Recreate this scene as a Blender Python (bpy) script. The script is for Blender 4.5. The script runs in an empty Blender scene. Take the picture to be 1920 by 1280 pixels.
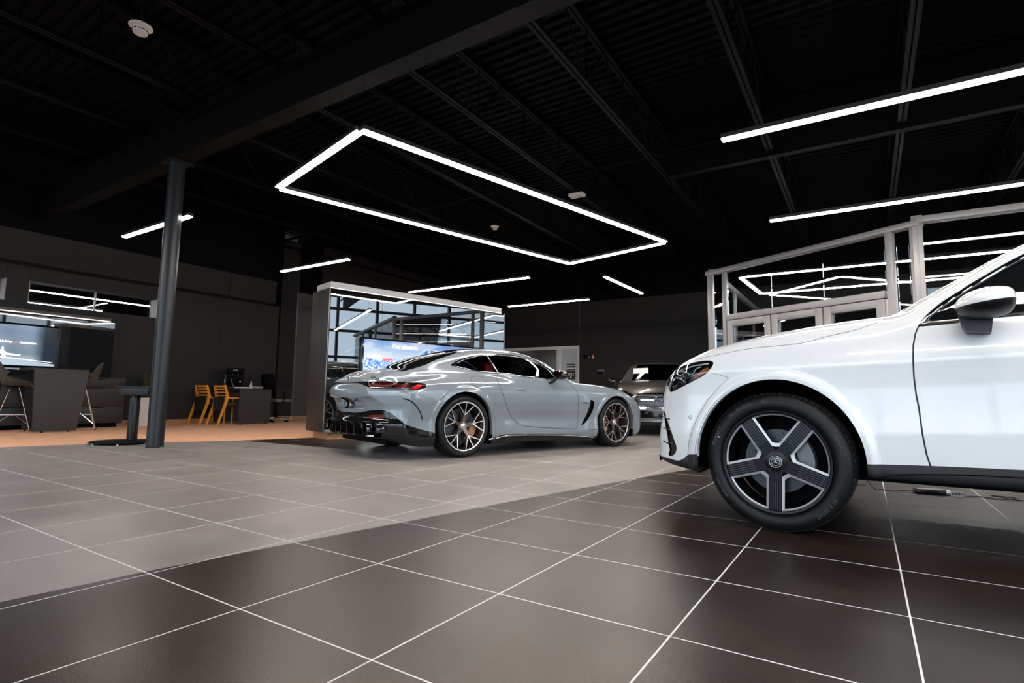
import bpy, bmesh, math, random
import numpy as np
from mathutils import Vector, Matrix
random.seed(7); np.random.seed(7)
C = bpy.context.scene.collection
PI = math.pi

# ---------------------------------------------------------------- camera
cam_d = bpy.data.cameras.new('camera'); cam = bpy.data.objects.new('camera', cam_d); C.objects.link(cam)
cam_d.sensor_width = 36.0; cam_d.lens = 1025.78 / 1920 * 36.0; cam_d.clip_start = 0.05; cam_d.clip_end = 400
PITCH, ROLL, YAW, CAM_H = 0.101505879, 0.0156433517, -0.5737628, 0.6961
_f = Vector((math.sin(YAW) * math.cos(PITCH), math.cos(YAW) * math.cos(PITCH), math.sin(PITCH)))
_r0 = Vector((math.cos(YAW), -math.sin(YAW), 0)); _u0 = _r0.cross(_f)
_r = math.cos(ROLL) * _r0 + math.sin(ROLL) * _u0; _u = -math.sin(ROLL) * _r0 + math.cos(ROLL) * _u0
cam.matrix_world = Matrix(((_r.x, _u.x, -_f.x, 0), (_r.y, _u.y, -_f.y, 0), (_r.z, _u.z, -_f.z, CAM_H), (0, 0, 0, 1)))
bpy.context.scene.camera = cam

# ---------------------------------------------------------------- world, exposure
sc = bpy.context.scene
sc.view_settings.view_transform = 'Standard'; sc.view_settings.look = 'None'
sc.view_settings.gamma = 1.0; sc.view_settings.use_curve_mapping = False
sc.view_settings.exposure = 0.42
w = bpy.data.worlds.new('overcast_sky'); sc.world = w; w.use_nodes = True
_nt = w.node_tree; _bg = _nt.nodes['Background']
SKY = 4.6
_bg.inputs[0].default_value = (0.56, 0.66, 0.78, 1); _bg.inputs[1].default_value = SKY
LAMP = 48.0

# ---------------------------------------------------------------- materials
MATS = {}
def mat(name, col, rough=0.5, metal=0.0, emit=None, es=0.0, noise=0.0, nscale=20.0, bump=0.0, bscale=200.0, coat=0.0,
        trans=0.0, spec=0.5, rnoise=0.0, alpha=1.0, ior=1.5, tint=None):
    if name in MATS: return MATS[name]
    m = bpy.data.materials.new(name); m.use_nodes = True; nt = m.node_tree; b = nt.nodes['Principled BSDF']
    col = (*col, 1)
    b.inputs['Base Color'].default_value = col; b.inputs['Roughness'].default_value = rough
    b.inputs['Metallic'].default_value = metal; b.inputs['Coat Weight'].default_value = coat
    b.inputs['Coat Roughness'].default_value = 0.02
    b.inputs['Transmission Weight'].default_value = trans; b.inputs['Specular IOR Level'].default_value = spec
    b.inputs['Alpha'].default_value = alpha; b.inputs['IOR'].default_value = ior
    if tint: b.inputs['Specular Tint'].default_value = (*tint, 1)
    if emit is not None:
        b.inputs['Emission Color'].default_value = (*emit, 1); b.inputs['Emission Strength'].default_value = es
    tc = None
    if noise or bump or rnoise:
        tc = nt.nodes.new('ShaderNodeTexCoord')
    if noise:
        n = nt.nodes.new('ShaderNodeTexNoise'); n.inputs['Scale'].default_value = nscale; n.inputs['Detail'].default_value = 6
        nt.links.new(tc.outputs['Object'], n.inputs['Vector'])
        r = nt.nodes.new('ShaderNodeMapRange'); r.inputs[1].default_value = 0.3; r.inputs[2].default_value = 0.7
        r.inputs[3].default_value = 1 - noise; r.inputs[4].default_value = 1 + noise
        nt.links.new(n.outputs['Fac'], r.inputs[0])
        mx = nt.nodes.new('ShaderNodeVectorMath'); mx.operation = 'SCALE'; mx.inputs[0].default_value = col[:3]
        nt.links.new(r.outputs[0], mx.inputs['Scale']); nt.links.new(mx.outputs[0], b.inputs['Base Color'])
    if rnoise:
        n = nt.nodes.new('ShaderNodeTexNoise'); n.inputs['Scale'].default_value = nscale * 0.5; n.inputs['Detail'].default_value = 5
        nt.links.new(tc.outputs['Object'], n.inputs['Vector'])
        r = nt.nodes.new('ShaderNodeMapRange'); r.inputs[1].default_value = 0.3; r.inputs[2].default_value = 0.7
        r.inputs[3].default_value = rough - rnoise; r.inputs[4].default_value = rough + rnoise
        nt.links.new(n.outputs['Fac'], r.inputs[0]); nt.links.new(r.outputs[0], b.inputs['Roughness'])
    if bump:
        n = nt.nodes.new('ShaderNodeTexNoise'); n.inputs['Scale'].default_value = bscale; n.inputs['Detail'].default_value = 3
        nt.links.new(tc.outputs['Object'], n.inputs['Vector'])
        bp = nt.nodes.new('ShaderNodeBump'); bp.inputs['Strength'].default_value = bump; bp.inputs['Distance'].default_value = 0.002
        nt.links.new(n.outputs['Fac'], bp.inputs['Height']); nt.links.new(bp.outputs[0], b.inputs['Normal'])
    MATS[name] = m
    return m

def glass(name, tint=(1, 1, 1), refl=0.08, dark=0.0):
    """thin architectural glazing: mostly clear, reflects more at grazing angles"""
    if name in MATS: return MATS[name]
    m = bpy.data.materials.new(name); m.use_nodes = True; nt = m.node_tree
    for n in list(nt.nodes):
        if n.type != 'OUTPUT_MATERIAL': nt.nodes.remove(n)
    out = [n for n in nt.nodes if n.type == 'OUTPUT_MATERIAL'][0]
    tr = nt.nodes.new('ShaderNodeBsdfTransparent'); tr.inputs[0].default_value = (*tint, 1)
    gl = nt.nodes.new('ShaderNodeBsdfGlossy'); gl.inputs['Roughness'].default_value = 0.01; gl.inputs[0].default_value = (0.95, 0.97, 1, 1)
    fr = nt.nodes.new('ShaderNodeFresnel'); fr.inputs[0].default_value = 1.5
    ad = nt.nodes.new('ShaderNodeMath'); ad.operation = 'MULTIPLY_ADD'; ad.inputs[1].default_value = 1.0; ad.inputs[2].default_value = refl - 0.04; ad.use_clamp = True
    mx = nt.nodes.new('ShaderNodeMixShader')
    nt.links.new(fr.outputs[0], ad.inputs[0]); nt.links.new(ad.outputs[0], mx.inputs[0])
    nt.links.new(tr.outputs[0], mx.inputs[1]); nt.links.new(gl.outputs[0], mx.inputs[2]); nt.links.new(mx.outputs[0], out.inputs[0])
    MATS[name] = m
    return m

# ---------------------------------------------------------------- mesh helpers
def link(o, parent=None):
    C.objects.link(o)
    if parent is not None: o.parent = parent
    return o
def tag(o, label=None, cat=None, group=None, kind=None):
    if label: o['label'] = label
    if cat: o['category'] = cat
    if group: o['group'] = group
    if kind: o['kind'] = kind
    return o
def thing(name, label, cat, loc=(0, 0, 0), rz=0.0, group=None, kind=None):
    o = bpy.data.objects.new(name, None); o.empty_display_size = 0.1; C.objects.link(o)
    o.location = loc; o.rotation_euler = (0, 0, rz)
    return tag(o, label, cat, group, kind)
def smooth_mesh(me, ang=35):
    me.shade_smooth() if ang >= 180 else me.set_sharp_from_angle(angle=math.radians(ang)) if False else None
def obj(name, bm, m, parent=None, smooth=None, bevel=0, seg=2):
    """link a bmesh as ONE object; smooth = auto-smooth angle in degrees"""
    if bevel:
        es = [e for e in bm.edges if len(e.link_faces) == 2 and e.calc_face_angle(0) > 0.6]
        bmesh.ops.bevel(bm, geom=es, offset=bevel, segments=seg, affect='EDGES', profile=0.5, clamp_overlap=True)
    bmesh.ops.recalc_face_normals(bm, faces=bm.faces)
    me = bpy.data.meshes.new(name); bm.to_mesh(me); bm.free()
    for mm in (m if isinstance(m, (list, tuple)) else [m]): me.materials.append(mm)
    if bevel and smooth is None: smooth = 50
    if smooth is not None:
        for p in me.polygons: p.use_smooth = True
        me.set_sharp_from_angle(angle=math.radians(smooth))
    return link(bpy.data.objects.new(name, me), parent)
def box(bm, c, s, rz=0.0, M=None):
    r = bmesh.ops.create_cube(bm, size=1.0)
    mx = Matrix.Translation(c) @ Matrix.Rotation(rz, 4, 'Z') @ Matrix.Diagonal((*s, 1))
    if M is not None: mx = M @ mx
    bmesh.ops.transform(bm, matrix=mx, verts=r['verts']); return r['verts']
def bx(x0, x1, y0, y1, z0, z1, bm=None):
    bm = bm or bmesh.new(); box(bm, ((x0 + x1) / 2, (y0 + y1) / 2, (z0 + z1) / 2), (x1 - x0, y1 - y0, z1 - z0)); return bm
def tube(bm, pts, r, n=8, closed=False, r_end=None):
    """round bar along a polyline"""
    P = [Vector(p) for p in pts]; rings = []; N = len(P); prev = None
    for i, p in enumerate(P):
        if closed: d = P[(i + 1) % N] - P[i - 1]
        else: d = P[min(i + 1, N - 1)] - P[max(i - 1, 0)]
        d.normalize()
        if prev is None:
            a = d.orthogonal().normalized()
        else:
            a = (prev - d * prev.dot(d)).normalized()
        prev = a; b = d.cross(a); rr = r if r_end is None else r + (r_end - r) * i / (N - 1)
        rings.append([bm.verts.new(p + (a * math.cos(2 * PI * k / n) + b * math.sin(2 * PI * k / n)) * rr) for k in range(n)])
    for i in range(N if closed else N - 1):
        A, B = rings[i], rings[(i + 1) % N]
        for k in range(n): bm.faces.new((A[k], A[(k + 1) % n], B[(k + 1) % n], B[k]))
    if not closed:
        bm.faces.new(rings[0][::-1]); bm.faces.new(rings[-1])
    return bm
def lathe(bm, prof, n=48, axis='Z', M=None):
    """revolve (r, h) profile about an axis"""
    rings = []
    for r, h in prof:
        if r < 1e-6: rings.append([bm.verts.new((0, 0, h))])
        else: rings.append([bm.verts.new((r * math.cos(2 * PI * k / n), r * math.sin(2 * PI * k / n), h)) for k in range(n)])
    nv = [v for R in rings for v in R]
    for A, B in zip(rings[:-1], rings[1:]):
        for k in range(n):
            if len(A) == 1 and len(B) == 1: continue
            if len(A) == 1: bm.faces.new((A[0], B[(k + 1) % n], B[k]))
            elif len(B) == 1: bm.faces.new((A[k], A[(k + 1) % n], B[0]))
            else: bm.faces.new((A[k], A[(k + 1) % n], B[(k + 1) % n], B[k]))
    if M is not None: bmesh.ops.transform(bm, matrix=M, verts=nv)
    return bm
def prism(bm, pts, h0, h1, M=None):
    """polygon in xy extruded between two heights"""
    a = [bm.verts.new((x, y, h0)) for x, y in pts]; b = [bm.verts.new((x, y, h1)) for x, y in pts]; n = len(pts)
    bm.faces.new(a[::-1]); bm.faces.new(b)
    for i in range(n): bm.faces.new((a[i], a[(i + 1) % n], b[(i + 1) % n], b[i]))
    if M is not None: bmesh.ops.transform(bm, matrix=M, verts=a + b)
    return bm
def grid_surf(bm, rows, close=False):
    V = [[bm.verts.new(p) for p in r] for r in rows]
    for A, B in zip(V[:-1], V[1:]):
        for k in range(len(A) - (0 if close else 1)):
            bm.faces.new((A[k], A[(k + 1) % len(A)], B[(k + 1) % len(A)], B[k]))
    return V
def solidify(bm, th):
    bmesh.ops.recalc_face_normals(bm, faces=bm.faces)
    r = bmesh.ops.solidify(bm, geom=bm.faces[:], thickness=th); return bm
def text_bm(s, size=0.1, depth=0.002, align='CENTER', bold=0.0, spacing=1.0):
    cu = bpy.data.curves.new('lettering', 'FONT'); cu.body = s; cu.size = size; cu.extrude = depth; cu.align_x = align; cu.align_y = 'CENTER'
    cu.offset = bold; cu.resolution_u = 2; cu.space_character = spacing
    o = bpy.data.objects.new('lettering', cu); C.objects.link(o)
    dg = bpy.context.evaluated_depsgraph_get(); dg.update()
    me = bpy.data.meshes.new_from_object(o.evaluated_get(dg))
    bm = bmesh.new(); bm.from_mesh(me); bpy.data.objects.remove(o); bpy.data.curves.remove(cu); bpy.data.meshes.remove(me)
    return bm
def text_obj(name, s, m, parent, M, **k):
    bm = text_bm(s, **k); bmesh.ops.transform(bm, matrix=M, verts=bm.verts); return obj(name, bm, m, parent)
def frame_M(origin, ux, uy):
    ux = Vector(ux).normalized(); uy = Vector(uy); uy = (uy - ux * uy.dot(ux)).normalized(); uz = ux.cross(uy)
    return Matrix(((ux.x, uy.x, uz.x, origin[0]), (ux.y, uy.y, uz.y, origin[1]), (ux.z, uy.z, uz.z, origin[2]), (0, 0, 0, 1)))
def copy_tree(o, parent=None):
    c = o.copy(); C.objects.link(c)
    if parent is not None: c.parent = parent
    for ch in list(o.children): copy_tree(ch, c)
    return c

# common materials
M_black = mat('matte_black_paint', (0.0025, 0.0025, 0.003), 0.65, bump=0.2, bscale=90, spec=0.08)
M_wall = mat('charcoal_textured_panel', (0.0255, 0.0222, 0.0212), 0.62, noise=0.35, nscale=260, bump=0.5, bscale=420, spec=0.25)
M_char = mat('charcoal_laminate', (0.026, 0.023, 0.022), 0.5, noise=0.3, nscale=300, bump=0.3, bscale=500, spec=0.4)
M_steel_blk = mat('black_satin_steel', (0.007, 0.007, 0.0078), 0.4, noise=0.2, nscale=30, spec=0.3)
M_alu = mat('pale_grey_aluminium', (0.30, 0.285, 0.28), 0.42, metal=0.25, noise=0.05, nscale=60)
M_lamp = mat('lamp_diffuser', (0.9, 0.9, 0.9), 0.5, emit=(1.0, 0.93, 0.87), es=LAMP)
M_lampbody = mat('lamp_housing', (0.012, 0.012, 0.013), 0.45, noise=0.1, nscale=50)
M_chrome = mat('polished_chrome', (0.75, 0.75, 0.76), 0.08, metal=1.0, rnoise=0.02, nscale=40)
M_white = mat('white_paint', (0.75, 0.75, 0.74), 0.5, noise=0.04, nscale=30)
M_gloss = mat('gloss_black_plastic', (0.006, 0.006, 0.007), 0.08, rnoise=0.02, nscale=30)
M_rubber = mat('tyre_rubber', (0.0065, 0.0065, 0.007), 0.5, noise=0.3, nscale=60, bump=0.25, bscale=300, spec=0.3)
M_plastic = mat('dark_grey_plastic', (0.022, 0.022, 0.024), 0.48, noise=0.15, nscale=150, bump=0.4, bscale=700)
# ================================================================= FLOOR
M_grout = mat('pale_grout', (0.80, 0.78, 0.75), 0.8, noise=0.1, nscale=40)
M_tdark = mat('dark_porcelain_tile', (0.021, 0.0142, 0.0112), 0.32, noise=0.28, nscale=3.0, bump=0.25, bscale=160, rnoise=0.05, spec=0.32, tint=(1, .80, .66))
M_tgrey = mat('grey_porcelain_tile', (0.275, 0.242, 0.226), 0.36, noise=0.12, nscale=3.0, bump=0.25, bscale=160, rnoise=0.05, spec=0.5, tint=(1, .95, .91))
M_wood = mat('oak_plank', (0.92, 0.49, 0.29), 0.45, noise=0.12, nscale=8, bump=0.1, bscale=80)
M_oakbase = mat('oak_baseboard', (0.42, 0.22, 0.11), 0.45, noise=0.15, nscale=10)
TX, TY = 0.6096, 0.6023
GX0, GY0 = -2.85071 * TX, 0.794 * 0.6096
def pl(pts):
    xs = [p[0] for p in pts]; ys = [p[1] for p in pts]
    return lambda v: float(np.interp(v, xs, ys))
# x of the grey / dark joint and of the tile / oak joint as functions of y (both are shallow arcs)
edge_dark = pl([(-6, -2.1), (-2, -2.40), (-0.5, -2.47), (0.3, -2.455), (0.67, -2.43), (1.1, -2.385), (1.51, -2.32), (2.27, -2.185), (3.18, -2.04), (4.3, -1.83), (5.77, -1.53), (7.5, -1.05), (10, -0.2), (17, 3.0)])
edge_oak = pl([(-6, -9.0), (1.5, -8.85), (2.25, -8.80), (2.85, -8.70), (3.55, -8.39), (4.6, -7.83), (5.72, -7.5), (9.2, -6.62), (17, -6.6)])
def dark_bay(y): return -4.4 if y > 4.7 else -99    # dark tile bay around the glass display wall
def clip_half(poly, f):
    out = []
    for i in range(len(poly)):
        a, b = poly[i], poly[(i + 1) % len(poly)]; fa, fb = f(a), f(b)
        if fa <= 0: out.append(a)
        if fa * fb < 0:
            t = fa / (fa - fb); out.append((a[0] + (b[0] - a[0]) * t, a[1] + (b[1] - a[1]) * t))
    return out
def area(p): return abs(sum(p[i][0] * p[(i + 1) % len(p)][1] - p[(i + 1) % len(p)][0] * p[i][1] for i in range(len(p)))) / 2
floor = obj('floor', bx(-13.2, 7.0, -6.2, 17.4, -0.2, -0.0006), M_grout); tag(floor, 'showroom floor of grey and dark tiles with an oak bay', kind='structure')
pieces = []
g = 0.003
for i in range(-15, 16):
    for j in range(-12, 28):
        x0, y0 = GX0 + i * TX, GY0 + j * TY
        if y0 < -5.4 or y0 > 16.8 or x0 > 6.6: continue
        sq = [(x0 + g, y0 + g), (x0 + TX - g, y0 + g), (x0 + TX - g, y0 + TY - g), (x0 + g, y0 + TY - g)]
        fo = lambda p: edge_oak(p[1]) - p[0]
        q = clip_half(sq, fo)
        if len(q) < 3 or area(q) < 1e-4: continue
        fd = lambda p: edge_dark(p[1]) - p[0]
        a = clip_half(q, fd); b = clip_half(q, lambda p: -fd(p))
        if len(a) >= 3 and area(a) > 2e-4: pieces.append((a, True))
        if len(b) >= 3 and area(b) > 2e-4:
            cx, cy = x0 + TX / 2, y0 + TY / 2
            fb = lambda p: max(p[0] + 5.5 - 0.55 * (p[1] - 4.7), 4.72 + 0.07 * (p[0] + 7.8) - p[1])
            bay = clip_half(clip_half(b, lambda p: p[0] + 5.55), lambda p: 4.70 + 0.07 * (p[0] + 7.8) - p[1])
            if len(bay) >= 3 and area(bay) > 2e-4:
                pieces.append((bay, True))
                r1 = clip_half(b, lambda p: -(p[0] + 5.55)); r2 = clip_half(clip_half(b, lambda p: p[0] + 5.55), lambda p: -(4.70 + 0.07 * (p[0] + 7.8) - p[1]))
                for r in (r1, r2):
                    if len(r) >= 3 and area(r) > 2e-4: pieces.append((r, False))
            else: pieces.append((b, False))
def in_view(p):
    v = Vector((p[0], p[1], 0)) - Vector((0, 0, CAM_H)); d = v.dot(_f)
    if d < 0.3: return None
    x, y = 960 + 1025.78 * v.dot(_r) / d, 640 - 1025.78 * v.dot(_u) / d
    return (v.length if -150 < x < 2070 and y < 1430 else None)
def centroid(p): return (sum(q[0] for q in p) / len(p), sum(q[1] for q in p) / len(p))
near = []; far = []
for poly, dk in pieces:
    c = centroid(poly); d = in_view(c)
    (near if d is not None and d < 11 else far).append((d or 99, poly, dk))
near.sort(key=lambda t: t[0]); far += near[290:]; near = near[:290]
def tile_bm(bm, poly, dz=0.0):
    ch = 0.0015; c = centroid(poly)
    top = []; sh = []; bot = []
    for x, y in poly:
        d = Vector((c[0] - x, c[1] - y)).normalized() * ch
        top.append(bm.verts.new((x + d.x, y + d.y, dz))); sh.append(bm.verts.new((x, y, dz - 0.0003))); bot.append(bm.verts.new((x, y, -0.004)))
    bm.faces.new(top); n = len(poly)
    for i in range(n):
        bm.faces.new((sh[i], sh[(i + 1) % n], top[(i + 1) % n], top[i])); bm.faces.new((bot[i], bot[(i + 1) % n], sh[(i + 1) % n], sh[i]))
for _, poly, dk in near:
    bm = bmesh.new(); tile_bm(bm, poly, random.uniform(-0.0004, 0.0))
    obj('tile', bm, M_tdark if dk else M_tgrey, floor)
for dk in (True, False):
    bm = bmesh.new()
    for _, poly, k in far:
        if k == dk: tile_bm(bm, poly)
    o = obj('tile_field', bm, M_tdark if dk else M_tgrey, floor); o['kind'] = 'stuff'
# oak planks along y
bm = bmesh.new(); x = -13.0
while x < -6.5:
    y = -6 + random.random() * -1.5
    while y < 17:
        L = random.uniform(1.2, 2.2); q = [(x + .0008, y + .0008), (x + 0.1392, y + .0008), (x + 0.1392, y + L), (x + .0008, y + L)]
        n = 1 if L < .5 else 4
        poly = [(x + .0008, y + L * k / n) for k in range(n, -1, -1)] + [(x + .1392, y + L * k / n) for k in range(n + 1)]
        q = clip_half(poly, lambda p: p[0] - edge_oak(p[1]) + 0.004)
        if len(q) > 2 and area(q) > 5e-4: tile_bm(bm, q)
        y += L + .0008
    x += 0.14
o = obj('oak_plank_field', bm, M_wood, floor); o['kind'] = 'stuff'

# ================================================================= WALLS
XW = -12.8
wl = tag(bpy.data.objects.new('wall_left', None), 'charcoal panelled wall with high slot windows and oak baseboard', kind='structure'); link(wl)
def wpanel(y0, y1, z0, z1, x=XW, th=0.05, name='wall_panel'):
    return obj(name, bx(x - th, x, y0 + .003, y1 - .003, z0, z1), M_wall, wl)
ZB = 2.95
slots = [(1.1, 3.17), (3.49, 5.66)]
for y0, y1 in ((-6.2, -3.5), (-3.5, -1.2), (-1.2, 1.1)): wpanel(y0, y1, .1, ZB)
for y0, y1 in slots:
    wpanel(y0, y1, .1, 2.265); wpanel(y0, y1, 2.69, ZB)
wpanel(3.17, 3.49, .1, ZB)
wpanel(5.66, 5.79, .1, ZB); wpanel(5.79, 7.07, .1, ZB); wpanel(7.07, 8.575, .1, ZB)
# recess behind the desk corner
wpanel(8.6, 9.35, .1, 4.9, x=XW - .35); obj('wall_return', bx(XW - .4, XW, 8.575, 8.62, .1, 5.0), M_black, wl)
obj('upper_shade_panel', bx(XW - .05, XW - .001, 8.19, 8.62, ZB, 5.0), M_black, wl)
# room behind the slots
bm = bx(-17.2, -17.0, 0, 7.2, 1.2, 5.0); bx(-17, -12.86, 7.1, 7.2, 1.2, 4.9, bm); bx(-17, -12.86, 0, .1, 1.2, 4.9, bm); bx(-17, -12.86, 0, 7.2, 3.1, 3.2, bm)
obj('back_room_shell', bm, M_black, wl)
for k, (y0, y1) in enumerate(slots):
    wn = tag(bpy.data.objects.new('window_%d' % (k + 1), None), ('narrow slot window at far left edge of charcoal wall', 'long slot window above the left television')[k], kind='structure'); link(wn)
    bm = bmesh.new(); z0, z1 = 2.265, 2.69
    for (a, b, c, d) in ((y0, y1, z0, z0 + .012), (y0, y1, z1 - .012, z1)): bx(XW - .3, XW - .002, a, b, c, d, bm)
    obj('reveal_lining', bm, M_wall, wn)
    bm = bmesh.new(); bx(XW - .3, XW - .002, y0, y0 + .012, z0, z1, bm); bx(XW - .3, XW - .002, y1 - .012, y1, z0, z1, bm); obj('reveal_side', bm, mat('grey_reveal', (.30, .29, .28), .6, noise=.05), wn)
    ym = y0 + (y1 - y0) * 0.51
    obj('mullion', bx(XW - .24, XW - .20, ym - .012, ym + .012, z0, z1), M_alu, wn)
    for a, b in ((y0, ym), (ym, y1)): obj('pane', bx(XW - .225, XW - .217, a + .012, b - .012, z0, z1), glass('slot_glass', (.9, .92, .95), .02), wn)
# bulkhead with panel seams
bk = tag(bpy.data.objects.new('trim_1', None), 'charcoal bulkhead overhanging the left wall', kind='structure'); link(bk)
for y0, y1 in ((-6.2, -2), (-2, 2.6), (2.6, 7.0), (7.0, 8.2)):
    obj('wall_panel', bx(XW - .02, -12.4, y0 + .003, y1 - .003, ZB, 3.5), M_wall, bk); obj('upper_shade_panel', bx(XW - .02, -12.42, y0, y1, 3.5, 5.0), M_black, bk)  # black upper part paints in the light falling off above the lamps
b = obj('baseboard_left', bx(XW - .001, XW + .015, -6, 8.56, 0, .1), M_oakbase); tag(b, 'oak baseboard along the left wall', kind='structure')
b = obj('baseboard_corner', bx(XW - .35, XW - .33, 8.62, 9.32, 0, .1), M_oakbase); tag(b, 'oak baseboard in the dark wall recess', kind='structure')
# pier wall right of the recess and rear walls
wp = tag(bpy.data.objects.new('wall_pier', None), 'pale edged charcoal pier behind the display wall', kind='structure'); link(wp)
obj('wall_panel', bx(XW - .5, XW - .32, 9.37, 10.1, .1, 3.5), mat('pier_grey', (.085, .078, .074), .6, noise=.2, nscale=260, bump=.4, bscale=420, spec=.25), wp); obj('wall_panel', bx(XW - .5, XW - .32, 9.37, 10.1, 3.5, 5.0), M_black, wp); obj('base', bx(XW - .5, XW - .315, 9.35, 10.1, 0, .1), M_oakbase, wp)  # black top of the pier paints in the same fall-off of light
bm = bmesh.new(); tube(bm, [(XW - .32, 9.93, .36), (XW - .26, 9.93, .36), (XW - .26, 9.80, .36)], .012); lathe(bm, [(0, 0), (.03, 0), (.03, .01), (0, .01)], 16, M=frame_M((XW - .32, 9.93, .36), (0, 1, 0), (0, 0, 1)))
tag(obj('lever_handle', bm, M_chrome), 'small chrome lever handle on the pier beside the display wall', 'handle')
bm = bx(XW - .5, XW - .3, 10.1, 17.2, 0, 5.0)
tag(obj('wall_left_rear', bm, M_wall), 'charcoal wall hidden behind the display wall', kind='structure')
YB = 17.0
wb = tag(bpy.data.objects.new('wall_back', None), 'charcoal back wall with thin panel seams', kind='structure'); link(wb)
for x0, x1, z0, z1 in ((-13.3, -11.5, 0, 5.0), (-11.5, -8.23, 2.51, 5.0), (-8.22, -5.2, 0, 5.0), (-5.2, -2.3, 0, 5.0), (-2.3, 1.2, 0, 5.0), (1.2, 4.2, 0, 5.0), (4.2, 7.0, 0, 5.0)):
    obj('wall_panel', bx(x0 + .003, x1 - .003, YB, YB + .1, z0, min(z1, 4.0)), M_wall, wb); obj('upper_shade_panel', bx(x0, x1, YB + .002, YB + .1, 4.0, 5.0), M_black, wb)  # upper wall painted black for the shade above lamp height
# door 1: office front in the back wall
d1 = tag(bpy.data.objects.new('door_1', None), 'white framed glass office front with a pale side panel in the back wall', kind='structure'); link(d1)
bm = bx(-11.5, -8.23, YB - .03, YB + .1, 2.40, 2.50); obj('head_frame', bm, M_white, d1, bevel=.006)
for x0, x1 in ((-11.5, -11.42), (-9.10, -8.94), (-8.29, -8.23)): obj('jamb', bx(x0, x1, YB - .03, YB + .1, 0, 2.40), M_white, d1, bevel=.006)
obj('side_panel', bx(-8.94, -8.29, YB + .02, YB + .05, 0, 2.40), mat('pale_green_panel', (.55, .60, .59), .4, noise=.04, nscale=4), d1)
obj('pane', bx(-11.42, -9.10, YB + .03, YB + .04, 0, 2.40), glass('office_glass', (.92, .94, .95), .08), d1)
bm = bx(-12, -8.3, 20.5, 20.6, 0, 3); obj('office_back_wall', bm, mat('office_grey', (.16, .165, .18), .7, noise=.05), d1)
bm = bx(-12.1, -12, YB + .1, 20.6, 0, 3); bx(-8.4, -8.3, YB + .1, 20.6, 0, 3, bm); obj('office_side_wall', bm, mat('office_grey', (.16, .165, .18), .7), d1)
obj('office_ceiling', bx(-12, -8.3, YB + .1, 20.5, 2.75, 2.8), mat('office_ceiling', (.32, .29, .28), .8, noise=.05), d1)
obj('office_floor', bx(-12, -8.3, YB + .1, 20.5, -.1, -.004), M_wood, d1)
for yy in (18.1, 19.6):
    obj('office_lamp', bx(-10.0, -9.55, yy, yy + .3, 2.735, 2.752), mat('office_lamp', (.9, .9, .9), .5, emit=(1, .96, .9), es=45), d1)
ps = thing('poster', 'dark notice with white icons on the pale panel beside the office front', 'poster', (-8.55, YB + .018, 1.56))
obj('sheet', bx(-.165, .165, -.004, 0, -.22, .24), mat('poster_black', (.02, .018, .018), .5, noise=.1), ps)
M_ink = mat('poster_white', (.75, .74, .72), .6, noise=.02); M_ink2 = mat('poster_grey', (.25, .19, .17), .6, noise=.02)
obj('band', bx(-.165, .165, -.006, -.004, .14, .19), M_ink, ps); obj('band', bx(-.15, .15, -.006, -.004, .06, .12), M_ink2, ps)
bm = bmesh.new()
for k in range(4): box(bm, (-.10 + .065 * k, -.005, -.02), (.035, .002, .05)); box(bm, (-.10 + .065 * k, -.005, -.08), (.03, .002, .03))
obj('icons', bm, M_ink, ps)['kind'] = 'stuff'
bm = bmesh.new(); lathe(bm, [(0, 0), (.035, 0), (.035, .002), (0, .002)], 20, M=Matrix.Translation((0, -.006, -.15)) @ Matrix.Rotation(PI / 2, 4, 'X')); obj('dot', bm, M_ink, ps)
bm = bx(-.165, .165, -.004, 0, .28, .32); obj('header', bm, mat('poster_black', (.02, .018, .018), .5), ps)
st = thing('alarm_strobe', 'black wall sounder with a red and white strobe on the back wall', 'alarm', (-7.87, YB - .001, 2.115))
obj('body', bx(-.19, .08, -.07, 0, -.075, .05), M_gloss, st, bevel=.012)
obj('strobe', bx(.135, .20, -.05, 0, -.005, .075), mat('strobe_red', (.75, .05, .02), .35, noise=.05), st, bevel=.006); obj('strobe_lens', bx(.14, .195, -.052, -.0, -.075, -.006), mat('strobe_white', (.85, .7, .65), .25, noise=.05), st, bevel=.006)
cr = thing('card_reader', 'small grey card reader on the back wall left of the grey car', 'card reader', (-7.39, YB - .001, 1.565))
obj('case', bx(-.15, .13, -.05, 0, -.10, .11), M_plastic, cr, bevel=.012); obj('screen', bx(-.13, .09, -.056, -.048, -.06, .03), M_gloss, cr); obj('strip', bx(-.13, .09, -.057, -.048, .045, .085), M_alu, cr)

# ================================================================= CEILING, BEAM, JOISTS, COLUMN
ceil = obj('ceiling', bx(-17, 7.2, -6.4, 17.4, 5.0, 5.1), M_black); tag(ceil, 'black corrugated roof deck', kind='structure')
bm = bmesh.new(); y = -6.2; rows = []
while y < 17.2:
    for dy, z in ((0, 4.99), (.055, 4.99), (.07, 4.95), (.135, 4.95), (.15, 4.99)): rows.append([(-13, y + dy, z), (7, y + dy, z)])
    y += .15
grid_surf(bm, rows); M_deck = mat('black_deck', (0.0024, 0.0024, 0.003), 0.6, noise=.2, nscale=30, spec=.06)
o = obj('deck_flute', bm, M_deck, ceil); o['kind'] = 'stuff'
def ibeam(x0, x1, y, z0, z1, w, parent=None):
    bm = bmesh.new(); t = .022
    bx(x0, x1, y - w / 2, y + w / 2, z0, z0 + t, bm); bx(x0, x1, y - w / 2, y + w / 2, z1 - t, z1, bm); bx(x0, x1, y - .009, y + .009, z0 + t, z1 - t, bm); return bm
o = obj('ceiling_beam', ibeam(-13, 7, 3.45, 3.73, 4.25, .2), mat('black_beam', (.004, .0038, .0036), .6, noise=.2, nscale=30, spec=.08)); tag(o, 'black steel beam on the round column', kind='structure')
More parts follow.
